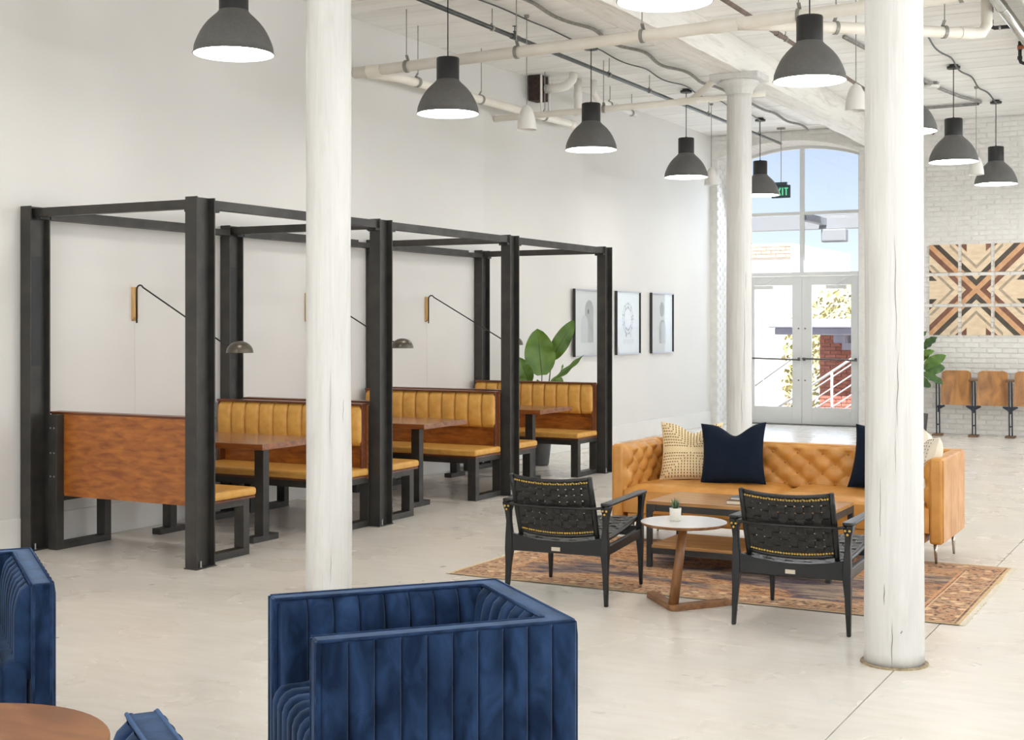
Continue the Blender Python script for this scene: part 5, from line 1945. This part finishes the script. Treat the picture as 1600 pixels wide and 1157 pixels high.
def bop():
    base = Vector((-7.13, 13.93, 0))
    t = thing('bird_of_paradise_plant', 'large-leaved green plant in a dark grey pot behind the farthest bench', 'plant', tuple(base))
    MB().lathe([(.0, 0), (.11, 0), (.125, .01), (.155, .28), (.155, .29), (.14, .29), (.138, .26), (.0, .255)], 32).build('pot', 'pot_gray', t, auto=.6, world=False)
    MB().lathe([(.0, .262), (.139, .26)], 24).build('soil', 'soil', t, world=False)
    cam_n = Vector((.45, -.89, .0))
    rt_ = Vector((.8812, .4727, 0))
    up = Vector((0, 0, 1))
    fw = Vector((-.4727, .8812, 0))
    def at(r, z, f=0.0):
        return rt_ * r + up * z + fw * f
    specs = [  # (stem joint, leaf base, leaf tip, width, normal, bend, stem start)
        (at(.045, 1.04), at(-.01, 1.58, .0), .36, cam_n, -.06, at(.02, .26)),
        (at(.16, 1.22, .12), at(.42, 1.68, .10), .20, cam_n + Vector((.2, 0, .5)), .05, at(.05, .26, .05)),
        (at(.14, .95, -.05), at(.53, 1.28, -.06), .075, cam_n + Vector((0, 0, .9)), -.04, at(.04, .26, -.04)),
        (at(.15, .80, .02), at(.29, 1.17, .02), .055, Vector((.9, .3, .2)), .02, at(.05, .26, .02)),
        (at(.16, .82, -.08), at(.27, 1.02, -.10), .16, cam_n, .08, at(.04, .26, -.05)),
        (at(-.10, .95, -.06), at(-.22, 1.25, -.10), .18, cam_n, .06, at(-.03, .26)),
        (at(-.08, .92, -.10), at(.03, .93, -.20), .14, Vector((.2, -.5, .8)), .1, at(-.02, .26, .02)),
        (at(-.12, .85, .06), at(-.36, 1.02, .08), .16, cam_n + Vector((0, 0, .6)), .06, at(-.04, .26, .02)),
    ]
    for a, b, w, nr, bd, s0 in specs:
        m = MB()
        rib = leaf_blade(m, a, b, w, nr, bd)
        lo_ = m.build('leaf', 'leaf_green', t, smooth=True, world=False)
        MB().tube([tuple(p) for p in rib], [.006 - .0005 * q for q in range(11)], 6).build('midrib', 'leaf_rib', lo_, smooth=True, world=False)
        mid = s0.lerp(a, .5) + (s0.lerp(a, .5) - s0) * .0
        MB().tube([s0, mid, a, Vector(rib[1])], [.010, .008, .006, .005], 7).build('stem', 'stem_green', t, smooth=True, world=False)
bop()

def fig():
    base = Vector((-4.13, 20.24, 0))
    t = thing('fiddle_leaf_fig', 'leafy fiddle-leaf plant half hidden behind the thick column beside the theatre seats', 'plant', tuple(base))
    MB().lathe([(.0, 0), (.13, 0), (.16, .30), (.16, .32), (.145, .32), (.14, .29), (.0, .285)], 28).build('pot', 'pot_gray', t, auto=.6, world=False)
    MB().lathe([(.0, .292), (.141, .29)], 20).build('soil', 'soil', t, world=False)
    MB().tube([(0, 0, .28), (.02, .01, .7), (-.01, 0, 1.1), (.03, 0, 1.45)], [.018, .015, .012, .008], 8).build('trunk', 'bark', t, smooth=True, world=False)
    r = random.Random(11)
    fixed = [(.10, 1.28, .30, 1.44, .15), (.12, 1.02, .42, 1.18, .17), (.12, .98, .40, 1.00, .18), (.10, .92, .40, .76, .12), (.05, 1.1, .18, 1.26, .13), (.02, 1.4, .17, 1.53, .08), (.02, .86, .22, .72, .14),
             (.08, 1.18, .26, 1.24, .10), (.1, .98, .28, 1.1, .12)]
    for i, (a, z0, b, z1, w) in enumerate(fixed):
        m = MB()
        dy = r.uniform(-.12, .10)
        rib = leaf_blade(m, (a, dy * .3, z0), (b, dy, z1), w, (r.uniform(-.3, .3), -1, r.uniform(-.1, .9)), r.uniform(.02, .12), .2)
        lo_ = m.build('leaf', 'leaf_green' if i % 3 == 1 else 'leaf_dark', t, smooth=True, world=False)
        MB().tube([(0.0, 0, z0 - .03), tuple(rib[0]), tuple(rib[3])], [.005, .004, .003], 6).build('leaf_stalk', 'stem_green', lo_, world=False)
    for i in range(18):
        a = r.uniform(PI * .55, PI * 1.45)
        z0 = r.uniform(.75, 1.45)
        L = r.uniform(.16, .30)
        m = MB()
        p0 = Vector((.04 * math.cos(a), .04 * math.sin(a), z0))
        p1 = p0 + Vector((L * math.cos(a), L * math.sin(a) * .5, r.uniform(-.08, .16)))
        rib = leaf_blade(m, p0, p1, r.uniform(.11, .17), (r.uniform(-.3, .3), -.7, .7), .08, .2)
        m.build('leaf', 'leaf_dark', t, smooth=True, world=False)
fig()

# ------------------------------------------------------------------ outside the doors
structure(MB().box(-30, 16, DY + .31, 60, -1.8, -1.6).box(-9.0, -3.6, DY + .31, 24.2, -1.6, -.02).build('ground_outside', 'ext_concrete'), 'pale paving and landing outside the doors')
t = thing('entrance_canopy', 'pale grey canopy edge seen through the transom window', 'canopy', (-6.2, 22.9, 3.2), kind='structure')
MB().box(-10.5, -3.0, 22.8, 23.0, 3.26, 3.50).build('fascia', 'canopy_shade_gray', t)
for x in (-9.6, -3.6):
    MB().box(x - .06, x + .06, 22.84, 22.96, -.02, 3.26).build('support_post', 'canopy_shade_gray', t)
for x in (-8.4, -6.2, -4.0):
    MB().box(x - .05, x + .05, DY + .06, 22.8, 3.32, 3.44).build('tie_beam', 'canopy_shade_gray', t)
MB().box(-6.2, -5.78, 22.62, 22.8, 3.02, 3.24).build('light_box', 'canopy_shade_gray', t, bevel=.02)

def small_brick(parent, m_rest, x0, x1, z0, z1, y, mat, bw=.22, bh=.075, maxn=300):
    b = MB().box(-bw / 2 + .006, bw / 2 - .006, -.02, .01, -bh / 2 + .006, bh / 2 - .006).mesh('brick')
    b.materials.append(MATS[mat])
    org = Vector(ORIGIN.get(parent.name, (0, 0, 0)))
    r, cnt = 0, 0
    z = z1 - bh / 2
    while z > z0:
        x = x0 + bw / 2 - (r % 2) * bw / 2
        while x < x1 + bw / 2:
            lo, hi = max(x0, x - bw / 2 + .006), min(x1, x + bw / 2 - .006)
            if hi - lo > .03:
                if hi - lo > bw - .02 and cnt < maxn:
                    part(b, 'brick', parent, Vector((x, y, z)) - org)
                    cnt += 1
                else:
                    m_rest.box(lo, hi, y - .02, y + .01, z - bh / 2 + .006, z + bh / 2 - .006)
            x += bw
        z -= bh
        r += 1
t = thing('brick_outbuilding', 'low red brick outbuilding with a pale cornice beyond the right door', 'building', (-6.0, 28.0, -1.6))
MB().box(-7.42, -2.5, 27.0, 30.0, -1.6, 1.42).build('wall', 'ext_mortar', t)
rm = MB()
small_brick(t, rm, -7.42, -5.2, -.6, 1.40, 26.99, 'ext_brick', maxn=300)
k = rm.build('brick_ends', 'ext_brick', t)
k['kind'] = 'stuff'
MB().box(-8.15, -2.2, 26.3, 30.4, 1.42, 1.56).box(-8.25, -2.1, 26.2, 30.5, 1.56, 1.74).build('cornice', 'ext_cornice_shaded', t, bevel=.02)
MB().box(-7.0, -6.78, 26.45, 26.98, 1.26, 1.42).box(-6.9, -6.66, 26.7, 26.98, 1.12, 1.26).build('bracket', 'ext_cornice_shaded', t)

t = thing('stucco_building', 'sunlit white building with a band of orange brick beyond the left door', 'building', (-16, 36, -1.6))
MB().box(-26, -10.08, 34.0, 40.0, -1.6, 3.15).build('wall', 'ext_stucco', t)
rm = MB()
MB().box(-26, -10.08, 34.02, 40.0, 3.15, 3.72).build('parapet', 'ext_stucco', t)
small_brick(t, rm, -12.7, -10.10, 3.36, 3.72, 34.0, 'ext_brick_pale', .26, .09, 120)
k = rm.build('brick_ends', 'ext_brick_pale', t)
k['kind'] = 'stuff'
MB().box(-12.1, -11.2, 33.8, 34.0, 1.98, 2.10).build('ledge', 'ext_brick', t)
for i, x in enumerate((-12.05, -11.8, -11.55, -11.35)):
    MB().box(x, x + .05, 33.9, 34.0, 1.35 + .15 * (i % 2), 1.98).build('shutter_slat', 'ext_brick', t)
MB().box(-13.2, -12.7, 33.97, 34.0, .78, .84).build('sill', 'ext_brick_pale', t)

def railing(label, mat, x0, x1, y, z0, z1, posts, bars, grp):
    t = thing('stair_railing', label, 'railing', ((x0 + x1) / 2, y, -1.6), group=grp)
    sl = (z1 - z0) / (x1 - x0)
    MB().tube([(x0, y, z0), (x1, y, z1)], .024, 8).build('handrail', mat, t, smooth=True)
    for xp in posts:
        zz = z0 + (xp - x0) * sl
        MB().tube([(xp, y, -1.6), (xp, y, zz)], .024, 8).build('post', mat, t, smooth=True)
    for d in bars:
        MB().tube([(x0, y + .01, z0 - d), (x1, y + .01, z1 - d)], .014, 6).build('infill_bar', mat, t, smooth=True)
railing('white stair railing with slanting bars beyond the right door', 'ext_rail', -7.7, -5.2, 24.9, .02, 1.70, (-6.62, -5.4), (.10, .30, .48, .66, .84), 'stair railings')
railing('plain grey stair handrail beyond the left door', 'ext_rail_gray', -9.6, -7.2, 25.6, -.5, 1.25, (-8.15, -9.2), (), 'stair railings')

def leafy(name, label, cat, base, trunk_h, cr, n, seed):
    t = thing(name, label, cat, base)
    r = random.Random(seed)
    MB().tube([(0, 0, 0), (.05, 0, trunk_h * .5), (0, .05, trunk_h)], [.09, .07, .04], 8).build('trunk', 'bark', t, smooth=True, world=False)
    m = MB()
    for i in range(n):
        u, v = r.uniform(-1, 1), r.uniform(0, 2 * PI)
        rr = r.random() ** .4
        q_ = math.sqrt(1 - u * u)
        c = Vector((q_ * math.cos(v) * cr[0], q_ * math.sin(v) * cr[1], u * cr[2])) * rr + Vector((0, 0, trunk_h + cr[2] * .5))
        d = Vector((r.uniform(-1, 1), r.uniform(-1, 1), r.uniform(-1, 1))).normalized()
        s = d.orthogonal().normalized()
        L, w = r.uniform(.10, .2), r.uniform(.04, .08)
        o_ = len(m.v)
        m.v.extend([tuple(c - d * L / 2), tuple(c + s * w), tuple(c + d * L / 2), tuple(c - s * w)])
        m.f.append((o_, o_ + 1, o_ + 2, o_ + 3))
    k = m.build('foliage', 'ext_leaf', t, world=False)
    k['kind'] = 'stuff'
leafy('small_tree', 'sunlit autumn tree rising behind the brick outbuilding', 'tree', (-8.4, 33.5, -1.6), 2.6, (1.6, 1.3, 1.1), 1500, 4)
leafy('climbing_shrub', 'green shrub growing between the white and the brick building', 'shrub', (-8.9, 31.2, -1.6), 1.4, (.6, .4, 1.5), 700, 5)
